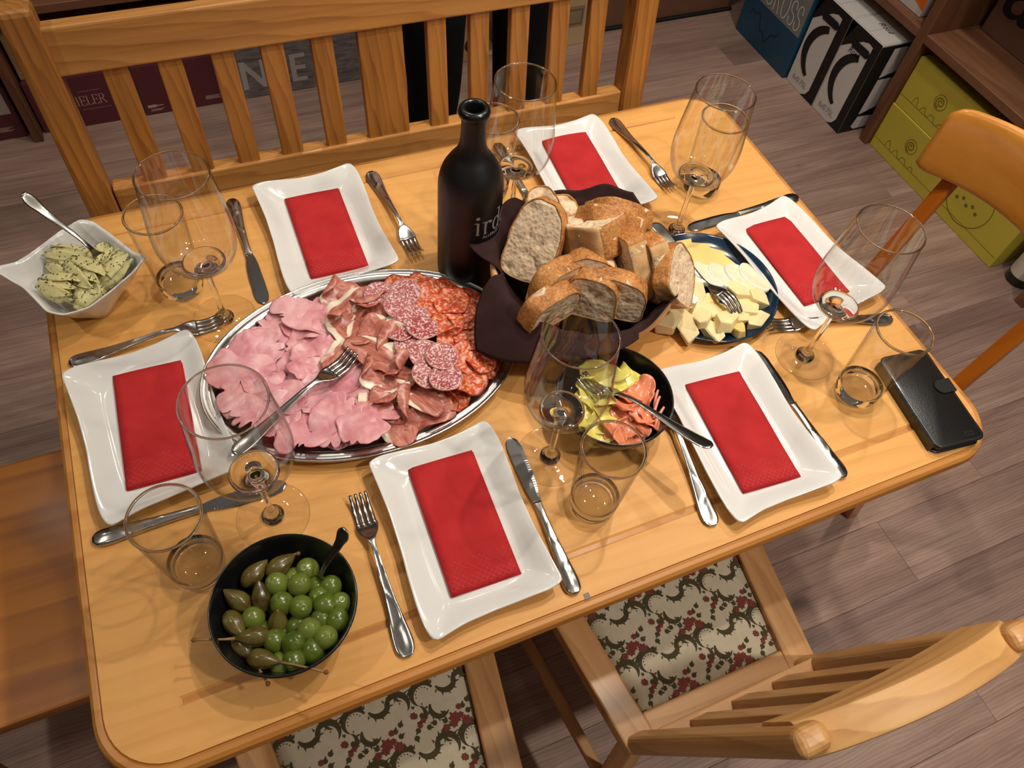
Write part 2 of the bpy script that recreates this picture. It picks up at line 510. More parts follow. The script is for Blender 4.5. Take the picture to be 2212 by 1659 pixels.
# ------------------------------------------------------------------ dining table
def rrect(x0, x1, y0, y1, r, n=10):
    p = []
    for cx, cy, a0 in ((x1 - r, y0 + r, -90), (x1 - r, y1 - r, 0), (x0 + r, y1 - r, 90), (x0 + r, y0 + r, 180)):
        for k in range(n + 1):
            a = math.radians(a0 + 90 * k / n); p.append((cx + r * math.cos(a), cy + r * math.sin(a)))
    return p
TX0, TX1, TY0, TY1, TR = -0.424, 0.720, 0.332, 1.122, 0.078
tab = thing('dining_table', 'light pine dining table with rounded corners, laid for six', 'table', ((TX0 + TX1) / 2, (TY0 + TY1) / 2, 0))
prof = [(0.014, 0.0), (0.0135, -0.0022), (0.0118, -0.0030), (0.0105, -0.0022), (0.0060, -0.0026), (0.0022, -0.0060), (0.0, -0.013), (0.0015, -0.021), (0.006, -0.026), (0.010, -0.030), (0.04, -0.030)]
v = []; f = []; fmi = []
for ins, dz in prof:
    v += [(px, py, T + dz) for px, py in rrect(TX0 + ins, TX1 - ins, TY0 + ins, TY1 - ins, TR - ins)]
m = len(rrect(0, 1, 0, 1, .1))
f = grid_faces(len(prof), m, 0, True)
f = [tuple(q[::-1]) for q in f]; fmi = [1] * len(f)
f.append(tuple(range(m))); fmi.append(0)
f.append(tuple(range((len(prof) - 1) * m, len(prof) * m))[::-1]); fmi.append(1)
top = mk('table_top', v, f, None, tab, smooth=False, world=True, mats=[W_TABLE, W_TEDGE], fm=fmi)
bm = bmesh.new(); bm.from_mesh(top.data)      # two stopped grooves routed along the front and the back
ox, oy = tab.location.x, tab.location.y
def tops(): return [q for q in bm.faces if q.normal.z > 0.9 and abs(q.calc_center_median().z - T) < 1e-5]
for yy in (0.394, 0.404, 1.066, 1.074):
    fs = tops(); g = list({e for q in fs for e in q.edges}) + list({w for q in fs for w in q.verts}) + fs
    bmesh.ops.bisect_plane(bm, geom=g, plane_co=(0, yy - oy, T), plane_no=(0, 1, 0))
for xx in (-0.34, 0.612):
    fs = tops(); g = list({e for q in fs for e in q.edges}) + list({w for q in fs for w in q.verts}) + fs
    bmesh.ops.bisect_plane(bm, geom=g, plane_co=(xx - ox, 0, T), plane_no=(1, 0, 0))
for q in tops():
    c = q.calc_center_median(); cx, cy = c.x + ox, c.y + oy
    if -0.34 < cx < 0.612 and (0.394 < cy < 0.404 or 1.066 < cy < 1.074):
        r = bmesh.ops.inset_individual(bm, faces=[q], thickness=0.0032, depth=-0.0022)
        for e in [q]: e.material_index = 1
bm.to_mesh(top.data); bm.free()
for s in (0, 1):
    yy = TY0 + 0.15 if s == 0 else TY1 - 0.15
    box('apron', (TX0 + 0.22, yy - 0.011, T - 0.12), (TX1 - 0.24, yy + 0.011, T - 0.030), W_TEDGE, tab)
    xx = TX0 + 0.17 if s == 0 else TX1 - 0.22
    box('apron', (xx - 0.011, TY0 + 0.19, T - 0.12), (xx + 0.011, TY1 - 0.19, T - 0.030), W_TEDGE, tab)
for sx in (TX0 + 0.18, TX1 - 0.23):
    for sy in (TY0 + 0.16, TY1 - 0.16):
        bar('leg', (sx, sy, 0), (sx, sy, T - 0.030), 0.046, 0.046, W_BENCHZ, tab, b=0.004, w1=0.06, d1=0.06)
box('plug', (0.092 - .0035, 0.345, T - .0002), (0.092 + .0035, 0.352, T + .0004), plain('dark_plug', '#6b5c50', 0.5), tab, b=.0003)

# ------------------------------------------------------------------ bench behind the table
bench = thing('slatted_bench', 'pine bench with slatted backrest standing behind the table', 'bench', (0.12, 1.10, 0))
def BY(z): return 1.16 + 0.12 * (z - T)          # front plane of the backrest
def bb(name, x0, x1, z0, z1, d, m, fwd_=0.0, b=0.003):
    xm = (x0 + x1) / 2
    if (x1 - x0) > (z1 - z0):
        zc = (z0 + z1) / 2
        return bar(name, (x0, BY(zc) + d / 2 - fwd_, zc), (x1, BY(zc) + d / 2 - fwd_, zc), z1 - z0, d, m, bench, side=(0, 0.12, 1), b=b)
    return bar(name, (xm, BY(z0) + d / 2 - fwd_, z0), (xm, BY(z1) + d / 2 - fwd_, z1), x1 - x0, d, m, bench, side=(1, 0, 0), b=b)
bb('top_rail', -0.318, 0.552, T + 0.176, T + 0.240, 0.026, W_BENCHX)
bb('lower_rail', -0.312, 0.552, T - 0.060, T + 0.000, 0.030, W_BENCHX)
for x0, x1 in ((-0.355, -0.314), (0.550, 0.592)):
    bb('post', x0, x1, 0.0, T + 0.268, 0.046, W_BENCHZ, 0.012, b=0.007)
SL = [(-0.265, -0.232), (-0.195, -0.162), (-0.124, -0.092), (-0.056, -0.023), (0.016, 0.048), (0.085, 0.154), (0.192, 0.223), (0.262, 0.294), (0.331, 0.363), (0.402, 0.434), (0.472, 0.503)]
for x0, x1 in SL:
    bb('slat', x0, x1, T - 0.004, T + 0.182, 0.016, W_BENCHZ, -0.005, b=0.002)
box('seat', (-0.345, 0.80, 0.425), (0.585, 1.10, 0.450), W_BENCHX, bench, b=0.004)
for x in (-0.33, 0.57):
    bar('leg', (x, 0.83, 0), (x, 0.83, 0.425), 0.045, 0.045, W_BENCHZ, bench)
    box('side_rail', (x - .012, 0.85, 0.36), (x + .012, 1.09, 0.425), W_BENCHX, bench)

# ------------------------------------------------------------------ tapestry chairs in front
M_CREAM = plain('cream_tapestry', '#c9bda4', 0.85, var=0.05, vscale=90, bump=0.25, bscale=900)
M_SCROLL = plain('olive_brown_scroll', '#4a4126', 0.9)
M_ROSE = plain('dusty_rose_flowers', '#7c3a30', 0.9)
def motif():
    """one repeat of the woven pattern: two leaf scrolls, a chain of dots and a rose spray; centred, about 9 x 8 cm."""
    V = []; F = []; K = []
    def add(vf, k):
        o = len(V); V.extend([tuple(p) for p in vf[0]]); F.extend([tuple(i + o for i in q) for q in vf[1]]); K.extend([k] * len(vf[1]))
    def crescent(cx, cy, r, a0, a1, w, k=0, n=12):
        p = []
        for i in range(n + 1):
            t = i / n; a = math.radians(a0 + (a1 - a0) * t); ww = w * math.sin(PI * min(1, t * 0.92 + 0.08)) + 0.0006
            p.append(((cx + (r + ww / 2) * math.cos(a), cy + (r + ww / 2) * math.sin(a), 0), (cx + (r - ww / 2) * math.cos(a), cy + (r - ww / 2) * math.sin(a), 0)))
        add((np.array([q for pr in p for q in pr]), [(2 * i, 2 * i + 1, 2 * i + 3, 2 * i + 2) for i in range(n)]), k)
        for i in range(1, n, 2):                      # leaf teeth on the outer side
            a = math.radians(a0 + (a1 - a0) * i / n); e = math.radians(5) * (1 if a1 > a0 else -1)
            add(poly([(cx + (r + w * .45) * math.cos(a - e), cy + (r + w * .45) * math.sin(a - e)), (cx + (r + w * .45) * math.cos(a + e), cy + (r + w * .45) * math.sin(a + e)), (cx + (r + w * 1.05) * math.cos(a + e), cy + (r + w * 1.05) * math.sin(a + e))]), k)
    def petal(cx, cy, a, L, w, k):
        c, s = math.cos(a), math.sin(a)
        add(poly([(cx + c * x - s * y, cy + s * x + c * y) for x, y in ((0, 0), (L * .5, w), (L, 0), (L * .5, -w))]), k)
    crescent(-.022, .012, .013, 20, 230, .0064); crescent(.006, .020, .012, 200, 380, .0060); crescent(-.034, -.006, .009, 250, 420, .0044); crescent(.034, .022, .008, 60, 260, .0044)
    crescent(.026, .010, .013, 160, -40, .0064); crescent(-.008, -.006, .011, 150, 320, .0054)
    for i in range(7):
        a = math.radians(30 + i * 26); add(poly([(-.022 + .008 * math.cos(a) + .0008 * math.cos(b), .012 + .008 * math.sin(a) + .0008 * math.sin(b)) for b in np.linspace(0, 2 * PI, 6)[:-1]]), 0)
    for cx, cy, r in ((.004, -.024, .0076), (.016, -.030, .0060), (-.008, -.031, .0045), (.012, -.014, .0038), (-.030, -.014, .0034)):
        for i in range(7): petal(cx, cy, i * 2 * PI / 7 + cx * 50, r, r * .42, 1)
    for cx, cy, r in ((-.038, .030, .0052), (-.028, .036, .0042), (.040, -.006, .0044), (.044, -.018, .0036)):
        for i in range(7): petal(cx, cy, i * 2 * PI / 7 + cx * 50, r, r * .42, 1)
    for cx, cy, a in ((-.044, .034, 2.5), (-.034, .024, -1.2), (-.024, .042, 1.2), (.046, -.010, .3), (.036, -.026, -1.4), (.050, -.022, -.4), (-.004, -.018, 2.2), (.018, -.022, .4), (.024, -.034, -.5), (-.016, -.036, 3.6), (.004, -.038, -1.6), (-.016, -.022, 2.8), (.022, -.012, 1.0), (-.036, -.010, 2.0), (-.036, -.020, 3.9)):
        petal(cx, cy, a, .0085, .0020, 0); petal(cx, cy, a + .5, .006, .0016, 0); petal(cx, cy, a - .5, .006, .0016, 0)
    return np.array(V), F, K
MOT = motif(); MOT = (MOT[0] * 1.22, MOT[1], MOT[2])
def clip_poly(pts, poly4):
    """Sutherland-Hodgman clip of a convex polygon against a convex ccw quad."""
    out = [tuple(p) for p in pts]
    for i in range(4):
        (ax, ay), (bx_, by_) = poly4[i], poly4[(i + 1) % 4]
        ins = lambda p: (bx_ - ax) * (p[1] - ay) - (by_ - ay) * (p[0] - ax) >= 0
        res = []
        for k in range(len(out)):
            p, q = out[k], out[(k + 1) % len(out)]
            ip, iq = ins(p), ins(q)
            if ip: res.append(p)
            if ip != iq:
                d1 = (bx_ - ax) * (p[1] - ay) - (by_ - ay) * (p[0] - ax); d2 = (bx_ - ax) * (q[1] - ay) - (by_ - ay) * (q[0] - ax)
                t = d1 / (d1 - d2); res.append((p[0] + (q[0] - p[0]) * t, p[1] + (q[1] - p[1]) * t))
        out = res
        if len(out) < 3: return []
    return out

def make_chair(label, loc):
    """local frame: back at y=0, front at y=+; seat top at z=0.46"""
    ch = thing('dining_chair', label, 'chair', loc, 0, 'pine chairs with tapestry seats')
    S = 0.46; bw, fw, D = 0.158, 0.205, 0.37
    K = dict(world=False)
    bar('seat_side', (-bw + .022, 0.0, S - .016), (-fw + .022, D, S - .016), 0.046, 0.032, W_CHAIRB, ch, side=(1, 0, 0), **K)
    bar('seat_side', (bw - .022, 0.0, S - .016), (fw - .022, D, S - .016), 0.046, 0.032, W_CHAIRB, ch, side=(1, 0, 0), **K)
    bar('seat_front', (-fw + .045, D - .024, S - .016), (fw - .045, D - .024, S - .016), 0.046, 0.032, W_CHAIRB, ch, side=(0, 1, 0), **K)
    bar('seat_back', (-bw + .040, .022, S - .017), (bw - .040, .022, S - .017), 0.036, 0.030, W_CHAIRB, ch, side=(0, 1, 0), **K)
    q = [(-bw + .043, .038), (bw - .043, .038), (fw - .048, D - .046), (-fw + .048, D - .046)]
    n = 12; vv = []
    for i in range(n + 1):
        for j in range(n + 1):
            a = i / n; b = j / n
            x = (1 - a) * ((1 - b) * q[0][0] + b * q[1][0]) + a * ((1 - b) * q[3][0] + b * q[2][0]); y_ = (1 - a) * q[0][1] + a * q[3][1]
            dome = 0.012 * (1 - (2 * a - 1) ** 4) * (1 - (2 * b - 1) ** 4)
            vv.append((x, y_, S - 0.010 + dome))
    ff = grid_faces(n + 1, n + 1)
    o0 = len(vv); rim = [i for i in range(n + 1)] + [(i + 1) * (n + 1) - 1 for i in range(1, n + 1)] + [n * (n + 1) + n - i for i in range(1, n + 1)] + [(n - i) * (n + 1) for i in range(1, n)]
    vv += [(vv[i][0], vv[i][1], S - 0.03) for i in rim]
    for k in range(len(rim)): ff.append((rim[k], o0 + k, o0 + (k + 1) % len(rim), rim[(k + 1) % len(rim)]))
    ff.append(tuple(range(o0, o0 + len(rim))))
    pad = mk('seat_cushion', vv, ff, M_CREAM, ch)
    V = []; F = []; KK = []
    ccw = q
    MV, MF, MK = MOT
    for i in range(-3, 4):
        for j in range(0, 7):
            cx = i * .096 + (.048 if j % 2 else 0); cy = j * .072 + .01
            for fc, k in zip(MF, MK):
                pts = clip_poly([(MV[t][0] + cx, MV[t][1] + cy) for t in fc], ccw)
                if len(pts) < 3: continue
                o = len(V)
                for x, y_ in pts:
                    a = (y_ - q[0][1]) / (q[3][1] - q[0][1]); hw = q[1][0] + (q[2][0] - q[1][0]) * a; b = (x + hw) / (2 * hw)
                    V.append((x, y_, S - 0.0095 + 0.012 * (1 - (2 * a - 1) ** 4) * (1 - (2 * b - 1) ** 4) + (.0004 if k else 0)))
                F.append(tuple(range(o, o + len(pts)))); KK.append(k)
    pt = mk('woven_pattern', V, F, None, pad, smooth=False, mats=[M_SCROLL, M_ROSE], fm=KK)
    pt['kind'] = 'stuff'
    def PB(z): return 0.006 - 0.17 * (z - S)      # raked back
    for s in (-1, 1):
        bar('back_post', (s * (bw - .018), PB(S - .03), S - .03), (s * (bw - .036), PB(0.905), 0.905), 0.036, 0.026, W_CHAIRB, ch, side=(1, 0, 0), b=0.010, seg=4, **K)
        bar('leg', (s * (bw + .002), 0.012 - .05, 0), (s * (bw - .020), 0.012, S - .032), 0.030, 0.030, W_CHAIRB, ch, **K)
        bar('leg', (s * (fw + .004), D - .02, 0), (s * (fw - .026), D - .03, S - .032), 0.030, 0.030, W_CHAIRB, ch, **K)
        bar('stretcher', (s * (bw - .006), 0.0, 0.2), (s * (fw - .01), D - .025, 0.2), 0.018, 0.022, W_CHAIRB, ch, **K)
    bar('lower_back_rail', (-bw + .03, PB(S + .035), S + .035), (bw - .03, PB(S + .035), S + .035), 0.040, 0.020, W_CHAIRB, ch, side=(0, 0, 1), **K)
    for x in (-.066, 0.0, .066):
        bar('slat', (x * 1.0, PB(S + .045), S + .045), (x * 0.90, PB(0.845), 0.845), 0.030, 0.013, W_CHAIRB, ch, side=(1, 0, 0), b=.002, **K)
    # shaped top rail: arched upper edge, rounded front
    n = 24; m = 20; vv = []
    for i in range(n + 1):
        t = i / n; x = (t - .5) * 2 * (bw - .034)
        hi = 0.885 + 0.028 * (1 - (2 * t - 1) ** 2) ** .8; lo = 0.822 + 0.012 * (1 - (2 * t - 1) ** 2)
        bow = -0.004 * (1 - (2 * t - 1) ** 2)
        zc, hh, dd = (hi + lo) / 2, (hi - lo) / 2, 0.0165
        c_ = .004
        for y_, z in ((dd, hh - c_), (dd - c_ * .3, hh - c_ * .3), (dd - c_, hh), (c_ - dd, hh), (c_ * .3 - dd, hh - c_ * .3), (-dd, hh - c_), (-dd, c_ - hh), (c_ - dd, -hh), (dd - c_, -hh), (dd, c_ - hh)):
            vv.append((x, PB(zc + z) + bow + y_, zc + z))
    m = 10
    ff = grid_faces(n + 1, m, 0, True) + [tuple(range(m))[::-1], tuple(range(n * m, n * m + m))]
    fix_normals(mk('top_rail', vv, ff, W_CHAIRX, ch)).data.set_sharp_from_angle(angle=0.5)
    return ch
make_chair('pine chair with floral tapestry seat and slatted back facing the front right place', (0.298, 0.200, 0))
make_chair('pine chair with floral tapestry seat tucked in front of the olive bowl', (-0.167, 0.205, 0))

# ------------------------------------------------------------------ honey-coloured stool at the left end
st = thing('wooden_stool', 'honey-brown plain wooden stool tucked under the left table end', 'stool', (-0.56, 0.735, 0))
box('seat', (-0.80, 0.535, 0.432), (-0.40, 0.935, 0.460), W_STOOL, st, b=0.004, seg=2)
for sx in (-1, 1):
    for sy in (-1, 1):
        bar('leg', (-0.58 + sx * .205, 0.735 + sy * .17, 0), (-0.58 + sx * .17, 0.735 + sy * .15, 0.432), 0.036, 0.036, W_STOOL, st, w1=.044, d1=.044)
    box('apron', (-0.58 + sx * .165 - .01, 0.60, 0.375), (-0.58 + sx * .165 + .01, 0.87, 0.432), W_STOOL, st)
    box('apron', (-0.73, 0.735 + sx * .15 - .01, 0.375), (-0.43, 0.735 + sx * .15 + .01, 0.432), W_STOOL, st)

# ------------------------------------------------------------------ lacquered chair at the right end
rc = thing('lacquered_chair', 'orange lacquered chair with curved backrest at the right table end', 'chair', (0.80, 0.635, 0))
n = 40; m = 16; vv = []
for i in range(n + 1):
    t = i / n; yy = 0.822 - 0.374 * t
    bow = 0.052 * (1 - (2 * t - 1) ** 2)
    e = min(t, 1 - t) * n
    sh = 1.0 if e > 3 else math.sqrt(max(0.02, 1 - ((3 - e) / 3) ** 2)) * .22 + .78
    zc, hh, dd = T + 0.068 + 0.018 * (1 - (2 * t - 1) ** 2), 0.062 * sh, 0.0095 * sh
    for k in range(m):
        a = 2 * PI * k / m; ca, sa = math.cos(a), math.sin(a)
        x = 0.953 + bow + dd * (abs(ca) ** .6) * (1 if ca > 0 else -1) + 0.10 * hh * sa
        vv.append((x, yy, zc + hh * (abs(sa) ** .45) * (1 if sa > 0 else -1)))
ff = grid_faces(n + 1, m, 0, True) + [tuple(range(m))[::-1], tuple(range(n * m, n * m + m))]
mk('backrest', vv, ff, W_PLYY, rc, world=True)
for yy in (0.770, 0.505):
    bar('back_post', (0.912, yy, 0.40), (1.000, yy, T + 0.075), 0.026, 0.017, W_PLYZ, rc, side=(0, 1, 0), b=.004)
    bar('leg', (0.98, yy + (.02 if yy > .6 else -.02), 0), (0.895, yy, 0.41), 0.030, 0.030, W_PLYZ, rc)
    bar('leg', (0.56, yy + (.02 if yy > .6 else -.02), 0), (0.58, yy, 0.41), 0.030, 0.030, W_PLYZ, rc)
vv, ff = [], []
for z in (0.405, 0.41, 0.432, 0.437):
    ins = 0.006 if z in (0.405, 0.437) else 0
    vv += [(px, py, z) for px, py in rrect(0.53 + ins, 0.915 - ins, 0.455 + ins, 0.815 - ins, 0.06, 6)]
mm = len(vv) // 4
ff = [tuple(q[::-1]) for q in grid_faces(4, mm, 0, True)] + [tuple(range(mm)), tuple(range(3 * mm, 4 * mm))]
fix_normals(mk('seat', vv, ff, W_PLYY, rc, world=True, smooth=False))
# ------------------------------------------------------------------ shelves and cartons in the background
bs = thing('wall_shelf', 'low walnut shelf along the back wall behind the bench', 'shelf', (0.2, 2.56, 0))
for x in (-1.42, -0.623, 0.44):
    box('upright', (x - .0125, 2.335, 0), (x + .0125, 2.74, 1.15), W_SHELFZ, bs)
for x0, x1 in ((-1.407, -0.6365), (-0.6095, 0.4265)):
    for z in (0.372, 0.76, 1.125):
        box('shelf_board', (x0, 2.337, z), (x1, 2.74, z + .024), W_SHELFX, bs)
rs = thing('wall_shelf', 'walnut shelf along the right wall holding mustard cartons', 'shelf', (2.08, 1.3, 0))
for y in (1.597, 0.850):
    box('upright', (1.862, y - .0165, 0), (2.34, y + .0165, 1.2), W_SHELFZ, rs)
for y0, y1 in ((1.614, 2.30), (0.867, 1.580), (-0.2, 0.833)):
    for z in (0.368, 0.80, 1.17):
        box('shelf_board', (1.862, y0, z), (2.34, y1, z + .027), W_SHELF, rs)
box('upright', (1.862, 2.3005, 0), (2.34, 2.3335, 1.2), W_SHELFZ, rs)

def carton(name, label, lo, hi, mat, group=None, seam=None, cat='box'):
    t_ = thing(name, label, cat, ((lo[0] + hi[0]) / 2, (lo[1] + hi[1]) / 2, lo[2]), 0, group)
    box('body', lo, hi, mat, t_, b=0.0025, seg=2)
    if seam:                                    # the two top flaps with a gap between them
        if seam == 'x':
            ym = (lo[1] + hi[1]) / 2
            box('flap', (lo[0] + .004, lo[1] + .004, hi[2] + .0001), (hi[0] - .004, ym - .0012, hi[2] + .0022), mat, t_, b=.0006)
            box('flap', (lo[0] + .004, ym + .0012, hi[2] + .0001), (hi[0] - .004, hi[1] - .004, hi[2] + .0022), mat, t_, b=.0006)
        else:
            xm = (lo[0] + hi[0]) / 2
            box('flap', (lo[0] + .004, lo[1] + .004, hi[2] + .0001), (xm - .0012, hi[1] - .004, hi[2] + .0022), mat, t_, b=.0006)
            box('flap', (xm + .0012, lo[1] + .004, hi[2] + .0001), (hi[0] - .004, hi[1] - .004, hi[2] + .0022), mat, t_, b=.0006)
    return t_
def print_on(t_, name, vf, mat, origin, u, w):
    return mk(name, on_face(vf[0], origin, u, w), vf[1], mat, t_, smooth=False, world=True)
FX = dict(u=(1, 0, 0), w=(0, 0, 1))              # face that looks towards -y
def tinylines(n, w, h):
    o = []
    for k in range(n): o.append(lines_flat([(0, -k * h * 1.7), (w * (1 - .12 * (k % 3)), -k * h * 1.7)], h))
    return join(*o)
# maroon wine cartons
c = carton('wine_carton', 'maroon wine carton lettered IELER seen through the bench slats', (-0.606, 2.372, 0), (-0.325, 2.70, 0.165), M_MAROON, 'maroon wine cartons', 'x')
v, f, w_ = serif_text('IELER', 0.030, 0.86)
print_on(c, 'lettering', (v, f), M_PINK, (-0.490, 2.372, 0.070), **FX)
print_on(c, 'lettering', lines_flat([(0, 0), (.06, 0)], .0012), M_PINK, (-0.475, 2.372, 0.115), **FX)
print_on(c, 'lettering', lines_flat([(0, 0), (.08, 0)], .0012), M_PINK, (-0.480, 2.372, 0.056), **FX)
c = carton('wine_carton', 'maroon wine carton with a small bottle symbol, left of the wood-print carton', (-0.318, 2.372, 0), (-0.060, 2.70, 0.165), M_MAROON, 'maroon wine cartons', 'x')
bt = poly([(0, .004), (.022, .004), (.030, .0075), (.046, .0075), (.046, .0105), (.030, .0105), (.022, .014), (0, .014)])
print_on(c, 'bottle_symbol', bt, M_PINK, (-0.306, 2.372, 0.021), **FX)
print_on(c, 'lettering', tinylines(3, .04, .0016), M_PINK, (-0.300, 2.372, 0.019), **FX)
print_on(c, 'lettering', tinylines(5, .05, .0016), M_PINK, (-0.135, 2.372, 0.034), **FX)
c = carton('wine_carton', 'maroon wine carton with a white band at the left frame edge', (-0.93, 2.372, 0), (-0.650, 2.70, 0.165), M_MAROON, 'maroon wine cartons', 'x')
print_on(c, 'white_band', poly([(0, 0), (.262, 0), (.262, .075), (0, .075)]), plain('band_print', '#b3a79e', .7), (-0.925, 2.372, 0.082), **FX)
print_on(c, 'lettering', tinylines(5, .06, .0018), M_PINK, (-0.735, 2.372, 0.040), **FX)
carton('kraft_carton', 'brown kraft carton on top of the maroon IELER carton', (-0.602, 2.385, 0.168), (-0.33, 2.69, 0.300), M_KRAFT, 'kraft cartons on the back shelf', 'x')
carton('kraft_carton', 'darker brown carton under the shelf board right of the kraft carton', (-0.30, 2.40, 0.168), (-0.03, 2.69, 0.318), M_KRAFTD, 'kraft cartons on the back shelf', 'x')
carton('kraft_carton', 'brown carton standing on the back shelf board by the bench corner post', (-0.602, 2.40, 0.397), (-0.24, 2.70, 0.60), M_KRAFT, 'kraft cartons on the back shelf', 'x')
carton('kraft_carton', 'long dark carton on the back shelf board behind the bench top rail', (-0.22, 2.40, 0.397), (0.36, 2.70, 0.60), M_KRAFTD, 'kraft cartons on the back shelf', 'x')
carton('kraft_carton', 'dark carton above the white-banded carton at the far left', (-0.93, 2.385, 0.168), (-0.652, 2.69, 0.315), M_KRAFTD, 'kraft cartons on the back shelf', 'x')

def woodprint():
    t = NT('weathered_wood_print')
    n1 = t.n('ShaderNodeTexNoise', Scale=3.0, Detail=9.0, Roughness=0.7, Distortion=1.2); t.l(t.coord((4, 4, 26)), n1.inputs['Vector'])
    t.l(t.ramp(n1.outputs[0], [(0.30, C('#4d4749')), (0.5, C('#7b7476')), (0.7, C('#a19895'))]), t.b.inputs['Base Color'])
    t.b.inputs['Roughness'].default_value = 0.6
    return t.m
M_WOODP = woodprint()
M_LET = plain('pale_grey_letters', '#b8b3b0', 0.7)
c = carton('wine_carton', 'weathered-wood print carton with big white letters N and E', (-0.020, 2.372, 0), (0.222, 2.70, 0.330), M_WOODP, 'wood-print wine cartons', 'y')
hN = 0.095
N_ = poly([(0, 0), (.016, 0), (.016, .066), (.062, 0), (.078, 0), (.078, hN), (.062, hN), (.062, .030), (.016, hN), (0, hN)])
E_ = poly([(0, 0), (.048, 0), (.048, .014), (.016, .014), (.016, .041), (.046, .041), (.046, .055), (.016, .055), (.016, hN - .014), (.048, hN - .014), (.048, hN), (0, hN)])
print_on(c, 'lettering', N_, M_LET, (-0.016, 2.372, 0.032), **FX)
print_on(c, 'lettering', E_, M_LET, (0.138, 2.372, 0.033), **FX)
carton('wine_carton', 'weathered-wood print carton without letters beside the wide bench slat', (0.232, 2.372, 0), (0.415, 2.70, 0.330), M_WOODP, 'wood-print wine cartons', 'y')
c = carton('kraft_carton', 'kraft carton with black ornament print behind the standing person', (0.47, 2.368, 0), (0.80, 2.70, 0.30), M_KRAFT, 'cartons on the floor by the back wall', 'x')
for k in range(7):
    print_on(c, 'ornament', ring_flat(0, 0, 0 if k % 2 else .012, .030, 18), M_BLACK, (0.50 + .042 * k, 2.368, 0.060 + .075 * (k % 3)), **FX)
c = carton('kraft_carton', 'pale kraft carton with a framed stamp right of the standing person', (0.86, 2.360, 0), (1.186, 2.70, 0.30), plain('pale_kraft', '#b79a74', 0.85, var=.08, vscale=8), 'cartons on the floor by the back wall', 'x')
M_STAMP = plain('stamp_print', '#8a7559', 0.85)
print_on(c, 'stamp', poly([(0, 0), (.105, 0), (.105, .075), (0, .075)]), M_STAMP, (1.055, 2.360, 0.072), **FX)
fr = [(.082, .012), (.098, .012), (.098, .063), (.008, .063), (.008, .012), (.082, .012)]
print_on(c, 'stamp_frame', lines_flat(fr, .003), M_KRAFTD, (1.055, 2.3590, 0.072), **FX)
v, f, w_ = sans_text('0,75', 0.022); print_on(c, 'lettering', (v, f), M_KRAFTD, (1.03, 2.360, 0.040), **FX)
carton('kraft_carton', 'dark brown low carton against the back wall right of the bench', (1.235, 2.420, 0.0), (1.83, 2.72, 0.30), M_KRAFTD, 'cartons on the floor by the back wall', 'x')
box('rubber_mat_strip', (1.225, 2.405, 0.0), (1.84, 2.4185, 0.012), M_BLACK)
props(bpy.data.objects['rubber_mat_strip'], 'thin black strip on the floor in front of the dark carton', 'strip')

# cartons on the right, faces look towards -x
FY = dict(u=(0, -1, 0), w=(0, 0, 1))
c = carton('wine_carton', 'teal and grey wine carton lettered ANGROSS on the floor', (1.790, 1.974, 0), (2.04, 2.296, 0.362), M_TEAL, None, 'y')
print_on(c, 'grey_panel', poly([(0.004, 0), (.318, 0), (.318, .205), (0.004, .205)]), M_GREYC, (1.790, 2.296, 0.152), **FY)
v, f, w_ = serif_text('ANGROSS', 0.082, 0.62); v[:, 0] *= .300 / w_
print_on(c, 'lettering', (v, f), plain('silver_letters', '#c2bfb8', 0.5), (1.7885, 2.290, 0.164), **FY)
sc = [(x * .012, .012 * math.sin(x * 1.7) + .03 * math.sin(x * .5)) for x in range(0, 16)]
print_on(c, 'lettering', lines_flat(sc, .004), plain('dark_teal_print', '#0b2a3c', .5), (1.790, 2.25, 0.085), **FY)
sc = [(x * .010, .008 * math.sin(x * 2.1)) for x in range(0, 9)]
print_on(c, 'lettering', lines_flat(sc, .003), M_INK, (1.7885, 2.07, 0.32), **FY)

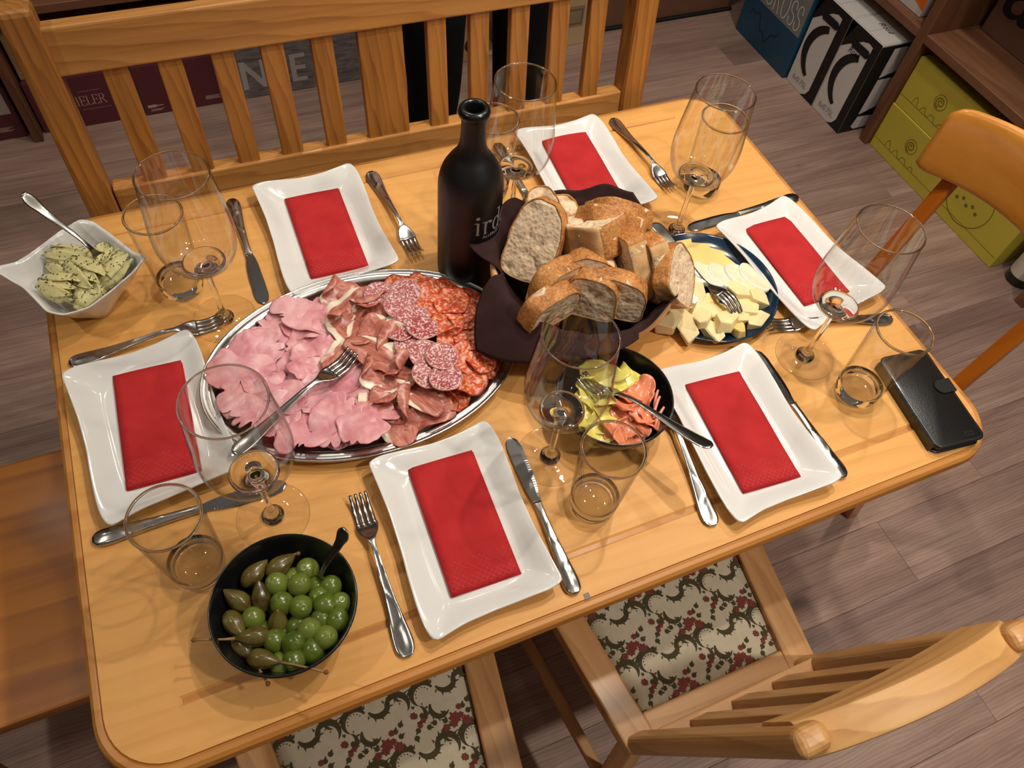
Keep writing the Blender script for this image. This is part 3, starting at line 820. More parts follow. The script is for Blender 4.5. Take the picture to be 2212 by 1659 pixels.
def bw_carton(label, y0, y1, scribble):
    c = carton('wine_carton', label, (1.802, y0, 0), (2.07, y1, 0.322), M_BOXW, 'black and white wine cartons', 'x')
    W_ = y1 - y0
    o = (1.802, y1, 0)
    mkp = lambda n, vf, m: print_on(c, n, vf, m, o, **FY)
    mkp('black_field', poly([(0, .322), (0, .232), (.045, .268), (.075, .290), (.100, .300), (.121, .297), (.119, .034), (.108, .014), (.086, 0), (W_, 0), (W_, .322)]), M_BLACK)
    mkp('white_corner', poly([(0, .318), (.026, .318), (0, .250)]), plain('carton_white_print', '#cfc9c4', .55))
    oo = (1.8012, y1, 0)
    moon = []
    for k in range(15):
        a = math.radians(100 + 148 * k / 14); moon.append((.104 + .092 * math.cos(a), .152 + .100 * math.sin(a)))
    for k in range(15):
        a = math.radians(236 - 124 * k / 14); moon.append((.128 + .086 * math.cos(a), .146 + .092 * math.sin(a)))
    V = [(p[0], p[1], 0) for p in moon]; F = [(k, k + 1, 28 - k, 29 - k) for k in range(14)]
    print_on(c, 'black_crescent', (np.array(V), F), M_BLACK, oo, **FY)
    sl = [(x + .080, y_ + .268) for x, y_ in [(.030 * (1 if math.cos(a) > 0 else -1) + .013 * math.cos(a), .013 * math.sin(a)) for a in np.linspace(0.01, 2 * PI + .01, 18)[:-1]]]
    print_on(c, 'handle_hole', poly(sl), plain('hole_black', '#020202', .9), (1.8006, y1, 0), **FY)
    v, f, w_ = sans_text('6x0.75L', 0.020); v[:, 0] *= .078 / w_
    print_on(c, 'lettering', (v, f), plain('grey_print', '#8f8784', .7), (1.8012, y1 - .022, 0.026), **FY)
    if scribble:
        v, f, w_ = sans_text('Rosé', 0.020, 1.0, .3); v[:, 0] *= .052 / w_
        print_on(c, 'handwriting', (v, f), plain('pen_ink', '#3b3a4c', .7), (1.8012, y1 - .036, 0.236), **FY)
        v[:, 0] *= 1.2
        print_on(c, 'handwriting', (v, f), plain('pen_ink', '#3b3a4c', .7), (1.862, y0 + .105, 0.3246), u=(0, -1, 0), w=(1, 0, 0))
        # side face that looks towards the table
        so = (1.802, y0, 0)
        print_on(c, 'black_field', poly([(0, 0), (.262, 0), (.262, .316), (0, .316)]), M_BLACK, so, **FX)
        lob = [(.050, .030), (.075, .012), (.14, .014), (.16, .05), (.07, .055), (.12, .085), (.17, .12), (.17, .17), (.150, .19), (.148, .225), (.13, .235), (.17, .25), (.165, .285), (.13, .305), (.085, .305), (.055, .28)]
        wp = plain('carton_white_print', '#cfc9c4', .55)
        print_on(c, 'white_field', poly([(.044, .020), (.060, .008), (.150, .008), (.158, .050), (.052, .058)]), wp, (1.802, y0 - .0008, 0), **FX)
        print_on(c, 'white_field', poly([(.050, .066), (.120, .090), (.160, .130), (.165, .180), (.148, .196), (.054, .196)]), wp, (1.802, y0 - .0008, 0), **FX)
        print_on(c, 'white_field', poly([(.054, .202), (.145, .226), (.16, .26), (.145, .295), (.10, .306), (.056, .304)]), wp, (1.802, y0 - .0008, 0), **FX)
bw_carton('black and white 6x0.75L wine carton next to the teal carton', 1.808, 1.966, False)
bw_carton('black and white 6x0.75L wine carton with handwritten note by the shelf upright', 1.655, 1.806, True)

def yellow(label, y0, y1, z0, z1, x0, big=False):
    c = carton('wine_carton', label, (x0, y0, z0), (2.16, y1, z1), M_YEL, 'mustard wine cartons')
    o = (x0, y1, z0); mp = lambda n, vf, m=M_YELP: print_on(c, n, vf, m, o, **FY)
    W_ = y1 - y0
    mp('print_line', lines_flat([(.004, .036), (W_ - .004, .036)], .0012))
    if not big:
        sk = [(.055, .036), (.058, .055), (.066, .064), (.074, .052), (.078, .036), (.092, .036), (.098, .050), (.108, .056), (.116, .040), (.13, .036), (.134, .052), (.15, .052), (.158, .036), (.172, .036), (.178, .048), (.188, .050), (.194, .036)]
        mp('village_print', lines_flat(sk, .0016))
        mp('emblem', ring_flat(.142, .098, .022, .0240, 28))
        sp = [(.142 + r * math.cos(a), .098 + r * math.sin(a)) for r, a in zip(np.linspace(.003, .018, 22), np.linspace(0, 11, 22))]
        mp('emblem', lines_flat(sp, .0035))
    else:
        mp('emblem', ring_flat(.112, .110, .081, .0835, 40))
        for k in range(5): mp('emblem', ring_flat(.07 + .02 * k, .09 + .012 * (k % 2), 0, .006, 8))
        mp('lettering', tinylines(2, .05, .003), M_YELP)
    return c
yellow('lower mustard carton with village print beside the shelf upright', 1.285, 1.578, 0.0, 0.162, 1.880)
yellow('upper mustard carton stacked on the village-print carton', 1.281, 1.576, 0.163, 0.325, 1.884)
yellow('tall mustard carton with a large circle emblem behind the chair backrest', 0.992, 1.279, 0.0, 0.318, 1.880, True)
# bottle standing at the end of the cartons
b_ = thing('wine_bottle', 'bottle with cream label standing at the end of the mustard cartons', 'bottle', (1.935, 0.925, 0))
v, f = lathe([(0, 0), (.037, 0), (.039, .004), (.039, .19), (.034, .215), (.016, .245), (.0145, .295), (.0165, .298), (.0165, .310), (.0, .310)], 28)
mk('body', v, f, plain('dark_green_glass', '#12150d', .12), b_)
v, f = lathe([(.0394, .03), (.0394, .135)], 28); mk('label', v, f, plain('cream_label', '#c9bfae', .7), b_)
v, f, w_ = sans_text('B&S', 0.02)
a = PI + .45 + v[:, 0] / .0398 - .3; mk('lettering', np.stack([.0398 * np.cos(a), .0398 * np.sin(a), v[:, 1] + .07], 1), f, plain('pen_ink', '#3b3a4c', .7), b_, smooth=False)
# upper shelf: white and orange carton, kraft carton with black lettering
c = carton('wine_carton', 'white carton with an orange corner on the right shelf board', (1.895, 1.66, 0.396), (2.20, 1.98, 0.62), M_BOXW, None)
print_on(c, 'orange_corner', poly([(.235, .045), (.32, .020), (.32, .222), (.10, .222)]), M_OR, (1.895, 1.98, 0.396), **FY)
c = carton('kraft_carton', 'kraft carton with large black lettering lying on the right shelf board', (2.05, 1.00, 0.396), (2.30, 1.56, 0.68), M_KRAFTD, None)
for tx, yy, zz in (('ack', 1.545, .465),):
    v, f, w_ = sans_text(tx, 0.20); print_on(c, 'lettering', (v, f), M_BLACK, (2.05, yy, zz), **FY)
print_on(c, 'lettering', lines_flat([(.0, .06), (.05, .02), (.08, .05), (.12, .0)], .05), M_BLACK, (2.05, 1.40, .42), **FY)

# ------------------------------------------------------------------ person standing behind the bench
def skin_figure(name, pts, edges, rad, mat, root, parent=None, loc=(0, 0, 0), sub=2):
    me = bpy.data.meshes.new(name); me.from_pydata(pts, edges, [])
    o = bpy.data.objects.new(name, me); link(o, parent)
    if parent is None: o.location = loc
    md = o.modifiers.new('skin', 'SKIN'); md.use_smooth_shade = True
    for i, r in enumerate(rad):
        me.skin_vertices[0].data[i].radius = r if hasattr(r, '__len__') else (r, r)
    me.skin_vertices[0].data[root].use_root = True
    s = o.modifiers.new('sub', 'SUBSURF'); s.levels = sub; s.render_levels = sub
    me.materials.append(mat)
    return o
M_CLOTH = plain('black_trousers', '#070708', 0.9, bump=.1, bscale=300, spec=.2)
M_SKIN = plain('skin', '#c08f72', 0.55)
pe = thing('person', 'person in black trousers standing behind the bench, only legs in view', 'person', (0.45, 1.60, 0))
P_ = [(0, 0, .98), (-.09, 0, .92), (-.110, -.005, .70), (-.105, -.01, .50), (-.115, .03, .28), (-.12, .04, .085), (-.13, -.10, .045),
      (.09, 0, .92), (.105, 0, .70), (.100, -.01, .50), (.125, .03, .28), (.13, .04, .085), (.145, -.10, .045),
      (0, .01, 1.18), (0, .01, 1.38), (-.17, .01, 1.40), (-.23, .03, 1.14), (-.20, -.094, .885), (.17, .01, 1.40), (.23, .03, 1.14), (.20, -.094, .885), (0, .0, 1.50)]
E_ = [(0, 1), (1, 2), (2, 3), (3, 4), (4, 5), (5, 6), (0, 7), (7, 8), (8, 9), (9, 10), (10, 11), (11, 12), (0, 13), (13, 14), (14, 15), (15, 16), (16, 17), (14, 18), (18, 19), (19, 20), (14, 21)]
R_ = [(.13, .1), .095, .078, .064, .058, .046, .038, .095, .078, .064, .058, .046, .038, (.13, .095), (.15, .1), .06, .045, .033, .06, .045, .033, .05]
skin_figure('clothed_body', P_, E_, R_, M_CLOTH, 0, pe)
v, f = lathe([(0, 1.52), (.05, 1.525), (.062, 1.56), (.072, 1.62), (.076, 1.67), (.066, 1.72), (.04, 1.75), (0, 1.757)], 24, 1.0, 1.2)
hd = mk('head', v, f, M_SKIN, pe)
v, f = tube([(0, -.088, 1.645), (0, -.104, 1.622), (0, -.09, 1.612)], [.007, .012, .009], 8); mk('nose', v, f, M_SKIN, hd)
for s in (-1, 1):
    v, f = lathe([(0, -.008), (.007, -.004), (.007, .004), (0, .008)], 10); mk('eye', xf(v, (s * .030, -.080, 1.648)), f, plain('eye_dark', '#2a1d17', .3), hd)
    v, f = lathe([(0, -.02), (.012, -.012), (.014, .01), (0, .02)], 10); mk('ear', xf(v, (s * .076, .0, 1.64), (0, 0, 0)), f, M_SKIN, hd)
    # hand: palm with four fingers and a thumb
    pp = [(s * .20, -.08, .93), (s * .197, -.10, .89), (s * .195, -.115, .85)]
    hp = [pp[0], pp[1], pp[2]]; he = [(0, 1), (1, 2)]; hr = [.028, .03, .026]
    for k in range(4):
        bx0 = (s * .195, -.128 + .017 * k, .842); o = len(hp); L = (.055, .068, .072, .060)[k]
        hp += [bx0, (s * .190, bx0[1] - .004, .842 - L * .5), (s * .182, bx0[1], .842 - L)]; he += [(2, o), (o, o + 1), (o + 1, o + 2)]; hr += [.010, .009, .008]
    o = len(hp); hp += [(s * .180, -.145, .875), (s * .175, -.158, .845)]; he += [(1, o), (o, o + 1)]; hr += [.011, .009]
    skin_figure('hand', hp, he, hr, M_SKIN, 0, pe, sub=1)
v, f = tube([(-.022, -.089, 1.588), (0, -.093, 1.586), (.022, -.089, 1.588)], [.002, .004, .002], 6); mk('mouth', v, f, plain('lips', '#8f4a42', .5), hd)
v, f = lathe([(.070, 1.655), (.082, 1.66), (.083, 1.69), (.072, 1.74), (.04, 1.768), (0, 1.775)], 24, 1.0, 1.2); mk('hair', v, f, plain('dark_hair', '#241a14', .6), hd)
for s in (-1, 1):
    o0 = (-.122, .02) if s < 0 else (.134, .02)
    V = []; n = 14
    for i in range(n):
        t = i / (n - 1); y_ = .075 - .27 * t; w = .036 + .010 * math.sin(PI * min(1, t * 1.1)); h = .075 * (1 - t) ** .8 + .035 * (1 - t ** 5) + .006
        if i in (0, n - 1): w *= .55
        for k in range(10):
            a = 2 * PI * k / 10; V.append((o0[0] + w * math.cos(a) * 1.02 + (.012 * t * s), o0[1] + y_ - .02, max(0.0, h / 2 + h / 2 * math.sin(a))))
    F = grid_faces(n, 10, 0, True) + [tuple(range(10))[::-1], tuple(range((n - 1) * 10, n * 10))]
    mk('shoe', V, F, plain('black_shoe', '#0a0a0a', .45), pe)
# ------------------------------------------------------------------ plates and napkins
HALF = [(-.0812, .1045), (-.065, .1088), (-.041, .1085), (0, .1082), (.034, .1105), (.058, .1155), (.068, .1182), (.0725, .1160), (.0752, .1085), (.0775, .0965), (.0783, .076), (.0775, .042), (.0758, .012), (.0757, -.010), (.0757, -.035), (.0775, -.061), (.0797, -.088)]
OUT = HALF + [(-x, -y) for x, y in HALF]
def resample(pts, n):
    p = np.array(pts + [pts[0]]); d = np.r_[0, np.cumsum(np.linalg.norm(np.diff(p, axis=0), axis=1))]
    s = np.linspace(0, d[-1], n, endpoint=False)
    return np.stack([np.interp(s, d, p[:, 0]), np.interp(s, d, p[:, 1])], 1)
def make_plate():
    n = 140; o = resample(OUT, n)
    for _ in range(1): o = (np.roll(o, 1, 0) + 2 * o + np.roll(o, -1, 0)) / 4
    ang = np.arctan2(o[:, 1] / .11, o[:, 0] / .078)
    tl = np.maximum(np.cos(ang - 2.42), np.cos(ang - 2.42 + PI))      # the two wide, flared corners
    tr = np.maximum(np.cos(ang - .80), np.cos(ang - .80 + PI))
    zr = .0165 + .0085 * np.clip(tl, 0, 1) ** 6 + .003 * np.clip(tr, 0, 1) ** 6
    # well: a rounded rectangle
    well = []
    for a in ang:
        c, s = math.cos(a), math.sin(a); k = (abs(c) ** 5 + abs(s) ** 5) ** (-1 / 5); well.append((c * k * .0505, s * k * .083))
    well = np.array(well)
    rings = []
    for t, fz in ((0, 1.0), (.06, .985), (.3, .80), (.6, .50), (.85, .24), (1.0, .16)):
        rings.append(np.c_[o * (1 - t) + well * t, .004 + (zr - .004) * (fz - .16) / .84 * 1.0 + 0.0])
    rings.append(np.c_[well * .93, np.full(n, .0040)])
    rings.append(np.c_[well * .5, np.full(n, .0038)])
    top_ = rings
    bot = [np.c_[o * 1.004, zr - .0022], np.c_[o * .97, zr - .0042], np.c_[o * .5 + well * .5, .0035 + (zr - .004) * .30], np.c_[well * 1.02, np.full(n, .0008)], np.c_[well * .97, np.full(n, 0.0)]]
    seq = bot[::-1] + top_
    v = np.vstack(seq); f = [q[::-1] for q in grid_faces(len(seq), n, 0, True)]
    f.append(tuple(range(n))[::1]); f.append(tuple(range((len(seq) - 1) * n, len(seq) * n))[::-1])
    o_ = fix_normals(mk('dinner_plate', v, f, M_WHITE))
    return o_
PL = [((-.038, .979), .0, 'white wavy-edged plate left of the black bottle, on the bench side'),
      ((.386, .981), -.02, 'white wavy-edged plate right of the black bottle, on the bench side'),
      ((.612, .697), .11, 'white wavy-edged plate at the right table end beside the cheese plate'),
      ((.372, .472), -.04, 'white wavy-edged plate at the front right, next to the pickle bowl'),
      ((-.011, .4745), -.02, 'white wavy-edged plate at the front middle, right of the olive bowl'),
      ((-.314, .727), .08, 'white wavy-edged plate at the left table end beside the meat platter')]
pl0 = make_plate()
for i, (p, a, lab) in enumerate(PL):
    o = pl0 if i == 0 else copy_tree(pl0)
    o.location = (p[0], p[1], T + .0003); o.rotation_euler = (0, 0, a)
    props(o, lab, 'plate', 'white wavy-edged plates')

def napkin_mat():
    t = NT('red_paper_napkin')
    nz = t.n('ShaderNodeTexNoise', Scale=260.0, Detail=3.0); t.l(t.coord(), nz.inputs['Vector'])
    n2 = t.n('ShaderNodeTexNoise', Scale=30.0, Detail=3.0); t.l(t.coord(rnd=True), n2.inputs['Vector'])
    t.l(t.ramp(n2.outputs[0], [(.3, C('#a22123')), (.7, C('#b02829'))]), t.b.inputs['Base Color'])
    t.b.inputs['Roughness'].default_value = .85
    t.b.inputs['Specular IOR Level'].default_value = .2
    t.bump(nz.outputs[0], .25, .0006)
    return t.m
M_NAP = napkin_mat()
M_NAPD = plain('napkin_emboss', '#c8484a', .8)
def make_napkin():
    t_ = thing('paper_napkin', 'x', 'napkin')
    W_, H_ = .0824, .165
    def leaf(name, z, w, h, dx, dy, th, seed, parent):
        nx, ny = 8, 14; V = []
        for sgn in (1, 0):
            for i in range(ny + 1):
                for j in range(nx + 1):
                    x = (j / nx - .5) * w + dx; y_ = (i / ny - .5) * h + dy
                    zz = z + th * sgn + .0006 * math.sin(x * 60 + seed) * math.sin(y_ * 38 + seed * 2) + (.0008 * (abs(y_) / h * 2) ** 6 if sgn else 0)
                    V.append((x, y_, zz))
        m_ = (nx + 1) * (ny + 1)
        F = grid_faces(ny + 1, nx + 1) + [q[::-1] for q in grid_faces(ny + 1, nx + 1, m_)]
        rim = list(range(nx + 1)) + [(i + 1) * (nx + 1) - 1 for i in range(1, ny + 1)] + [ny * (nx + 1) + nx - j for j in range(1, nx + 1)] + [(ny - i) * (nx + 1) for i in range(1, ny)]
        for k in range(len(rim)):
            a, b = rim[k], rim[(k + 1) % len(rim)]; F.append((b, a, a + m_, b + m_))
        return fix_normals(mk(name, V, F, M_NAP, parent))
    leaf('lower_ply', 0.0007, W_, H_, .0004, -.0006, .0013, 1, t_)
    up = leaf('upper_ply', 0.0023, W_ - .0008, H_ - .0006, -.0003, .0003, .0015, 2, t_)
    V = []; F = []
    def dot(x, y_):
        o = len(V); r = .00032; z = .0044 + .0006 * math.sin(x * 60 + 2) * math.sin(y_ * 38 + 4) + .0008 * (abs(y_) / H_ * 2) ** 6
        V.extend([(x - r, y_ - r, z), (x + r, y_ - r, z), (x + r, y_ + r, z), (x - r, y_ + r, z)]); F.append((o, o + 1, o + 2, o + 3))
    for k in range(-12, 13):                       # embossed diamond lattice along the lower end
        for s in (-1, 1):
            for i in range(34):
                y_ = -H_ / 2 + .003 + i * .001; x = k * .0072 + s * (i * .001)
                if abs(x) < W_ / 2 - .002 and (i < 14 or (k * 7 + i) % 29 < 13): dot(x, y_)
    mk('embossed_dots', V, F, M_NAPD, up, smooth=False)['kind'] = 'stuff'
    return t_
NAP = [((-.038, .977), -.012), ((.389, 1.0), -.059), ((.619, .705), .01), ((.374, .473), -.069), ((-.008, .481), -.025), ((-.312, .730), -.029)]
WH = ['left of the black bottle', 'right of the black bottle on the bench side', 'at the right table end', 'next to the pickle bowl', 'at the front middle beside the olive bowl', 'at the left table end']
np0 = make_napkin()
for i, (p, a) in enumerate(NAP):
    o = np0 if i == 0 else copy_tree(np0)
    o.location = (p[0], p[1], T + .0042); o.rotation_euler = (0, 0, a)
    props(o, 'folded red paper napkin on the plate ' + WH[i], 'napkin', 'folded red napkins')

# ------------------------------------------------------------------ cutlery
def handle_rel(u, s, L, orn):
    """relief across a handle: u in [-1, 1]"""
    if not orn: return .0004 * (1 - u * u)
    e = math.exp(-((abs(u) - .80) / .12) ** 2) * .0007
    e += math.exp(-((abs(u) - .52) / .10) ** 2) * .0003
    sp = math.exp(-((u - math.sin(s * 95)) / .22) ** 2) * .0007 * (1 if .028 < s < .075 else 0)
    return e + sp + .0010 * max(0, 1 - ((s - .020) / .014) ** 2) * math.exp(-(u / .4) ** 2)
def make_fork(L=.195, orn=True, flat=False):
    k = L / .195
    W_ = [(0, .0035), (.003, .0075), (.010, .0104), (.018, .0108), (.030, .0098), (.050, .0074), (.075, .0052), (.10, .0038), (.122, .0031), (.132, .0034), (.138, .0058), (.145, .0098), (.152, .0122), (.158, .0128)]
    if not orn: W_ = [(0, .003), (.004, .0075), (.012, .0092), (.025, .0090), (.05, .0070), (.075, .0050), (.10, .0038), (.122, .0032), (.132, .0036), (.138, .006), (.145, .0098), (.152, .0118), (.158, .0122)]
    Zk = [(0, .0035), (.02, .0030), (.05, .0055), (.09, .0110), (.12, .0135), (.135, .0120), (.15, .0068), (.165, .0034), (.178, .0042), (.188, .0082), (.195, .0130)]
    ss = np.r_[np.linspace(0, .13, 44), np.linspace(.1325, .158, 14)]
    hw = cr(W_, ss); zz = cr(Zk, ss)
    m = 11; V = []; th = .0017
    for sg in (1, -1):
        for s, w, z in zip(ss, hw, zz):
            for j in range(m):
                u = -1 + 2 * j / (m - 1)
                dish = -.0022 * (1 - u * u) * max(0, min(1, (s - .138) / .015)) if s > .138 else 0
                top_ = handle_rel(u, s, L, orn) if s < .12 and sg > 0 else 0
                V.append((s * k, u * w * k, z + sg * th / 2 * (1 - .35 * u * u) + top_ + dish))
    n = len(ss); M = n * m
    F = [q[::-1] for q in grid_faces(n, m)] + grid_faces(n, m, M)
    rim = [i * m for i in range(n)] + [(n - 1) * m + j for j in range(1, m)] + [(n - 1 - i) * m + m - 1 for i in range(1, n)] + [m - 1 - j for j in range(1, m - 1)]
    for a, b in zip(rim, rim[1:] + rim[:1]): F.append((a, b, b + M, a + M))
    st_ = np.linspace(.1575, .195, 14)
    for t in range(4):
        o = len(V); c0 = -.0094 + t * .00627
        for s in st_:
            e = (s - .1575) / .0375; w = .0026 * (1 - .30 * e) if e < .93 else .0014
            cy = c0 * (1 - .05 * e); z = float(cr(Zk, [s])[0]) - .0012 * (1 - min(1, abs(c0) / .0094 * .6)) * (1 - e)
            tk = .0009 * (1 - .35 * e)
            for dy, dz in ((-w, -tk), (w, -tk), (w, tk), (-w, tk)): V.append((s * k, (cy + dy) * k, z + dz))
        F += grid_faces(14, 4, o, True) + [(o, o + 1, o + 2, o + 3)[::-1], tuple(o + 52 + i for i in range(4))]
    return fix_normals(mk('fork', V, F, M_STEEL))
def make_knife():
    t_ = thing('table_knife', 'x', 'knife')
    ss = np.linspace(0, .118, 48)
    hw = cr([(0, .0035), (.003, .0075), (.010, .0102), (.018, .0106), (.03, .0096), (.05, .0076), (.075, .0060), (.10, .0050), (.112, .0050), (.118, .0056)], ss)
    tk = cr([(0, .002), (.006, .0034), (.03, .0036), (.07, .0034), (.108, .0030), (.118, .0022)], ss)
    m = 20; V = []
    for s, w, t in zip(ss, hw, tk):
        for j in range(m):
            a = 2 * PI * j / m; u = math.cos(a)
            V.append((s, u * w, .0040 + t * math.sin(a) + (handle_rel(u, s, .21, True) if math.sin(a) > .05 else 0)))
    F = grid_faces(len(ss), m, 0, True) + [tuple(range(m))[::-1], tuple(range((len(ss) - 1) * m, len(ss) * m))]
    mk('handle', V, F, M_STEEL, t_)
    bs_ = np.linspace(.117, .2125, 96)
    up = cr([(.117, .0048), (.122, .0060), (.135, .0078), (.16, .0088), (.185, .0092), (.203, .0080), (.2095, .0050), (.2125, .0005)], bs_)
    lo = cr([(.117, -.0048), (.122, -.0052), (.135, -.0078), (.155, -.0098), (.18, -.0100), (.20, -.0092), (.2095, -.0050), (.2125, -.0005)], bs_)
    V = []
    for i, s in enumerate(bs_):
        ser = .0005 * (abs((s * 620) % 2 - 1)) if .128 < s < .175 else 0
        y0, y1 = lo[i] + ser, up[i]
        for y_, z in ((y0, .0036), (y0 * .55, .0043), (y1 * .9, .0046), (y1, .0040), (y1 * .9, .0028), (y0 * .55, .0030)): V.append((s, y_, z - (s - .117) * .018))
    F = grid_faces(len(bs_), 6, 0, True) + [tuple(range(6))[::-1], tuple(range(len(V) - 6, len(V)))]
    fix_normals(mk('blade', V, F, plain('knife_blade_steel', '#b9b8b8', .16, 1.0, bump=.02, bscale=40), t_, smooth=False))
    return t_
def lay(o, p0, p1, z0=0.0, z1=0.0, roll=0.0):
    """lay an item built along +x from p0 (handle end) towards p1."""
    a = Vector((p0[0], p0[1], T + z0)); b = Vector((p1[0], p1[1], T + z1))
    d = (b - a).normalized(); side = Vector((0, 0, 1)).cross(d).normalized(); up = d.cross(side)
    m = Matrix((d, side, up)).transposed().to_4x4() @ Matrix.Rotation(roll, 4, 'X')
    m.translation = a
    o.matrix_basis = m
    return o
fk0 = make_fork()
FK = [((.062, 1.086), (.075, .890), 'fork lying between the left bench-side plate and the black bottle'),
      ((.498, 1.094), (.510, .900), 'fork lying right of the bench-side plate, near the right back wine glass'),
      ((.695, .560), (.507, .609), 'fork lying in front of the right-end plate, under its edge'),
      ((.271, .370), (.298, .560), 'fork lying between the pickle bowl and the front right plate'),
      ((-.115, .357), (-.112, .552), 'fork lying between the olive bowl and the front middle plate'),
      ((-.399, .855), (-.206, .862), 'fork lying behind the left-end plate, near the artichoke bowl')]
for i, (a, b, lab) in enumerate(FK):
    o = fk0 if i == 0 else copy_tree(fk0)
    lay(o, a, b); props(o, lab, 'fork', 'table forks')
kn0 = make_knife()
KN = [((-.152, 1.087), (-.150, .874), 'knife lying left of the bench-side plate by the tall wine glass'),
      ((.279, 1.090), (.279, .880), 'knife half hidden between the black bottle and the bench-side plate'),
      ((.706, .824), (.496, .818), 'knife lying behind the right-end plate near the cheese plate'),
      ((.464, .367), (.465, .579), 'knife lying right of the front right plate'),
      ((.080, .354), (.087, .567), 'knife lying right of the front middle plate'),
      ((-.398, .601), (-.184, .598), 'knife lying in front of the left-end plate by the tumbler')]
for i, (a, b, lab) in enumerate(KN):
    o = kn0 if i == 0 else copy_tree(kn0)
    lay(o, a, b); props(o, lab, 'knife', 'table knives')
sf0 = make_fork(.190, False)
SF = [((-.232, .640), (-.061, .729), .030, .032, 0, 'serving fork lying across the ham on the steel platter'),
      ((.272, .428), (.187, .601), .094, .036, .25, 'serving fork leaning out of the pickle bowl'),
      ((.417, .812), (.458, .616), .046, .042, PI, 'serving fork lying over the cheese pieces on the blue plate')]
for i, (a, b, z0, z1, r, lab) in enumerate(SF):
    o = sf0 if i == 0 else copy_tree(sf0)
    lay(o, a, b, z0, z1, r); props(o, lab, 'fork', 'serving forks'); o.name = 'serving_fork'

def make_spoon(L, bw, mat, ang=False):
    ss = np.r_[np.linspace(0, L * .66, 24), np.linspace(L * .68, L, 16)]
    hw = cr([(0, .003), (L * .03, .0058), (L * .2, .0052), (L * .4, .0034), (L * .6, .0026), (L * .68, .0040), (L * .78, bw), (L * .88, bw * 1.02), (L * .97, bw * .55), (L, bw * .12)], ss)
    zz = cr([(0, .004), (L * .2, .003), (L * .5, .009), (L * .64, .0085), (L * .72, .004), (L * .85, .0), (L, .006)], ss)
    m = 9; V = []
    for sg in (1, -1):
        for s, w, z in zip(ss, hw, zz):
            for j in range(m):
                u = -1 + 2 * j / (m - 1); b = max(0, min(1, (s - L * .66) / (L * .1)))
                V.append((s, u * w, z - .0055 * b * (1 - u * u) * (w / bw) + sg * .0007 + (0 if b else .0004 * (1 - u * u) * sg)))
    n = len(ss); M = n * m
    F = [q[::-1] for q in grid_faces(n, m)] + grid_faces(n, m, M)
    rim = [i * m for i in range(n)] + [(n - 1) * m + j for j in range(1, m)] + [(n - 1 - i) * m + m - 1 for i in range(1, n)] + [m - 1 - j for j in range(1, m - 1)]
    for a, b in zip(rim, rim[1:] + rim[:1]): F.append((a, b, b + M, a + M))
    return fix_normals(mk('spoon', V, F, mat))
o = lay(make_spoon(.150, .0125, plain('dark_steel', '#8b8a84', .22, 1.0)), (-.392, 1.032, 0), (-.322, .962, 0), .128, .036); props(o, 'spoon standing in the white bowl of marinated artichokes', 'spoon')
o = lay(make_spoon(.105, .0105, plain('dark_steel', '#8b8a84', .22, 1.0)), (-.136, .476, 0), (-.186, .452, 0), .100, .016); props(o, 'small spoon standing in the black olive bowl', 'spoon'); o.name = 'small_spoon'

# ------------------------------------------------------------------ glass
def glass_thin():
    t = NT('thin_clear_glass')
    lw = t.n('ShaderNodeLayerWeight'); lw.inputs['Blend'].default_value = .5
    tr = t.n('ShaderNodeBsdfTransparent')
    t.l(t.ramp(lw.outputs['Facing'], [(0.0, (.985, .985, .98, 1)), (.6, (.96, .96, .955, 1)), (.80, (.86, .86, .85, 1)), (.93, (.46, .45, .43, 1)), (1.0, (.16, .15, .14, 1))]), tr.inputs[0])
    gl = t.n('ShaderNodeBsdfGlossy'); gl.inputs['Roughness'].default_value = .01; gl.inputs[0].default_value = (1, 1, 1, 1)
    fr = t.ramp(lw.outputs['Facing'], [(0.0, (.035, .035, .035, 1)), (.5, (.045, .045, .045, 1)), (.75, (.11, .11, .11, 1)), (.9, (.32, .32, .32, 1)), (1.0, (.75, .75, .75, 1))])
    mx = t.n('ShaderNodeMixShader'); t.l(fr, mx.inputs[0]); t.l(tr.outputs[0], mx.inputs[1]); t.l(gl.outputs[0], mx.inputs[2])
    t.l(mx.outputs[0], t.out.inputs['Surface'])
    return t.m
def glass_solid():
    t = NT('solid_clear_glass')
    g = t.n('ShaderNodeBsdfGlass'); g.inputs['IOR'].default_value = 1.5; g.inputs['Roughness'].default_value = 0.0; g.inputs[0].default_value = (.99, .99, .98, 1)
    t.l(g.outputs[0], t.out.inputs['Surface'])
    return t.m
M_GT, M_GS = glass_thin(), glass_solid()
def smooth_prof(keys, n):
    k = np.array(keys, float); d = np.r_[0, np.cumsum(np.linalg.norm(np.diff(k, axis=0), axis=1))]
    s = np.linspace(0, d[-1], n)
    return list(zip(cr(list(zip(d, k[:, 0])), s), cr(list(zip(d, k[:, 1])), s)))
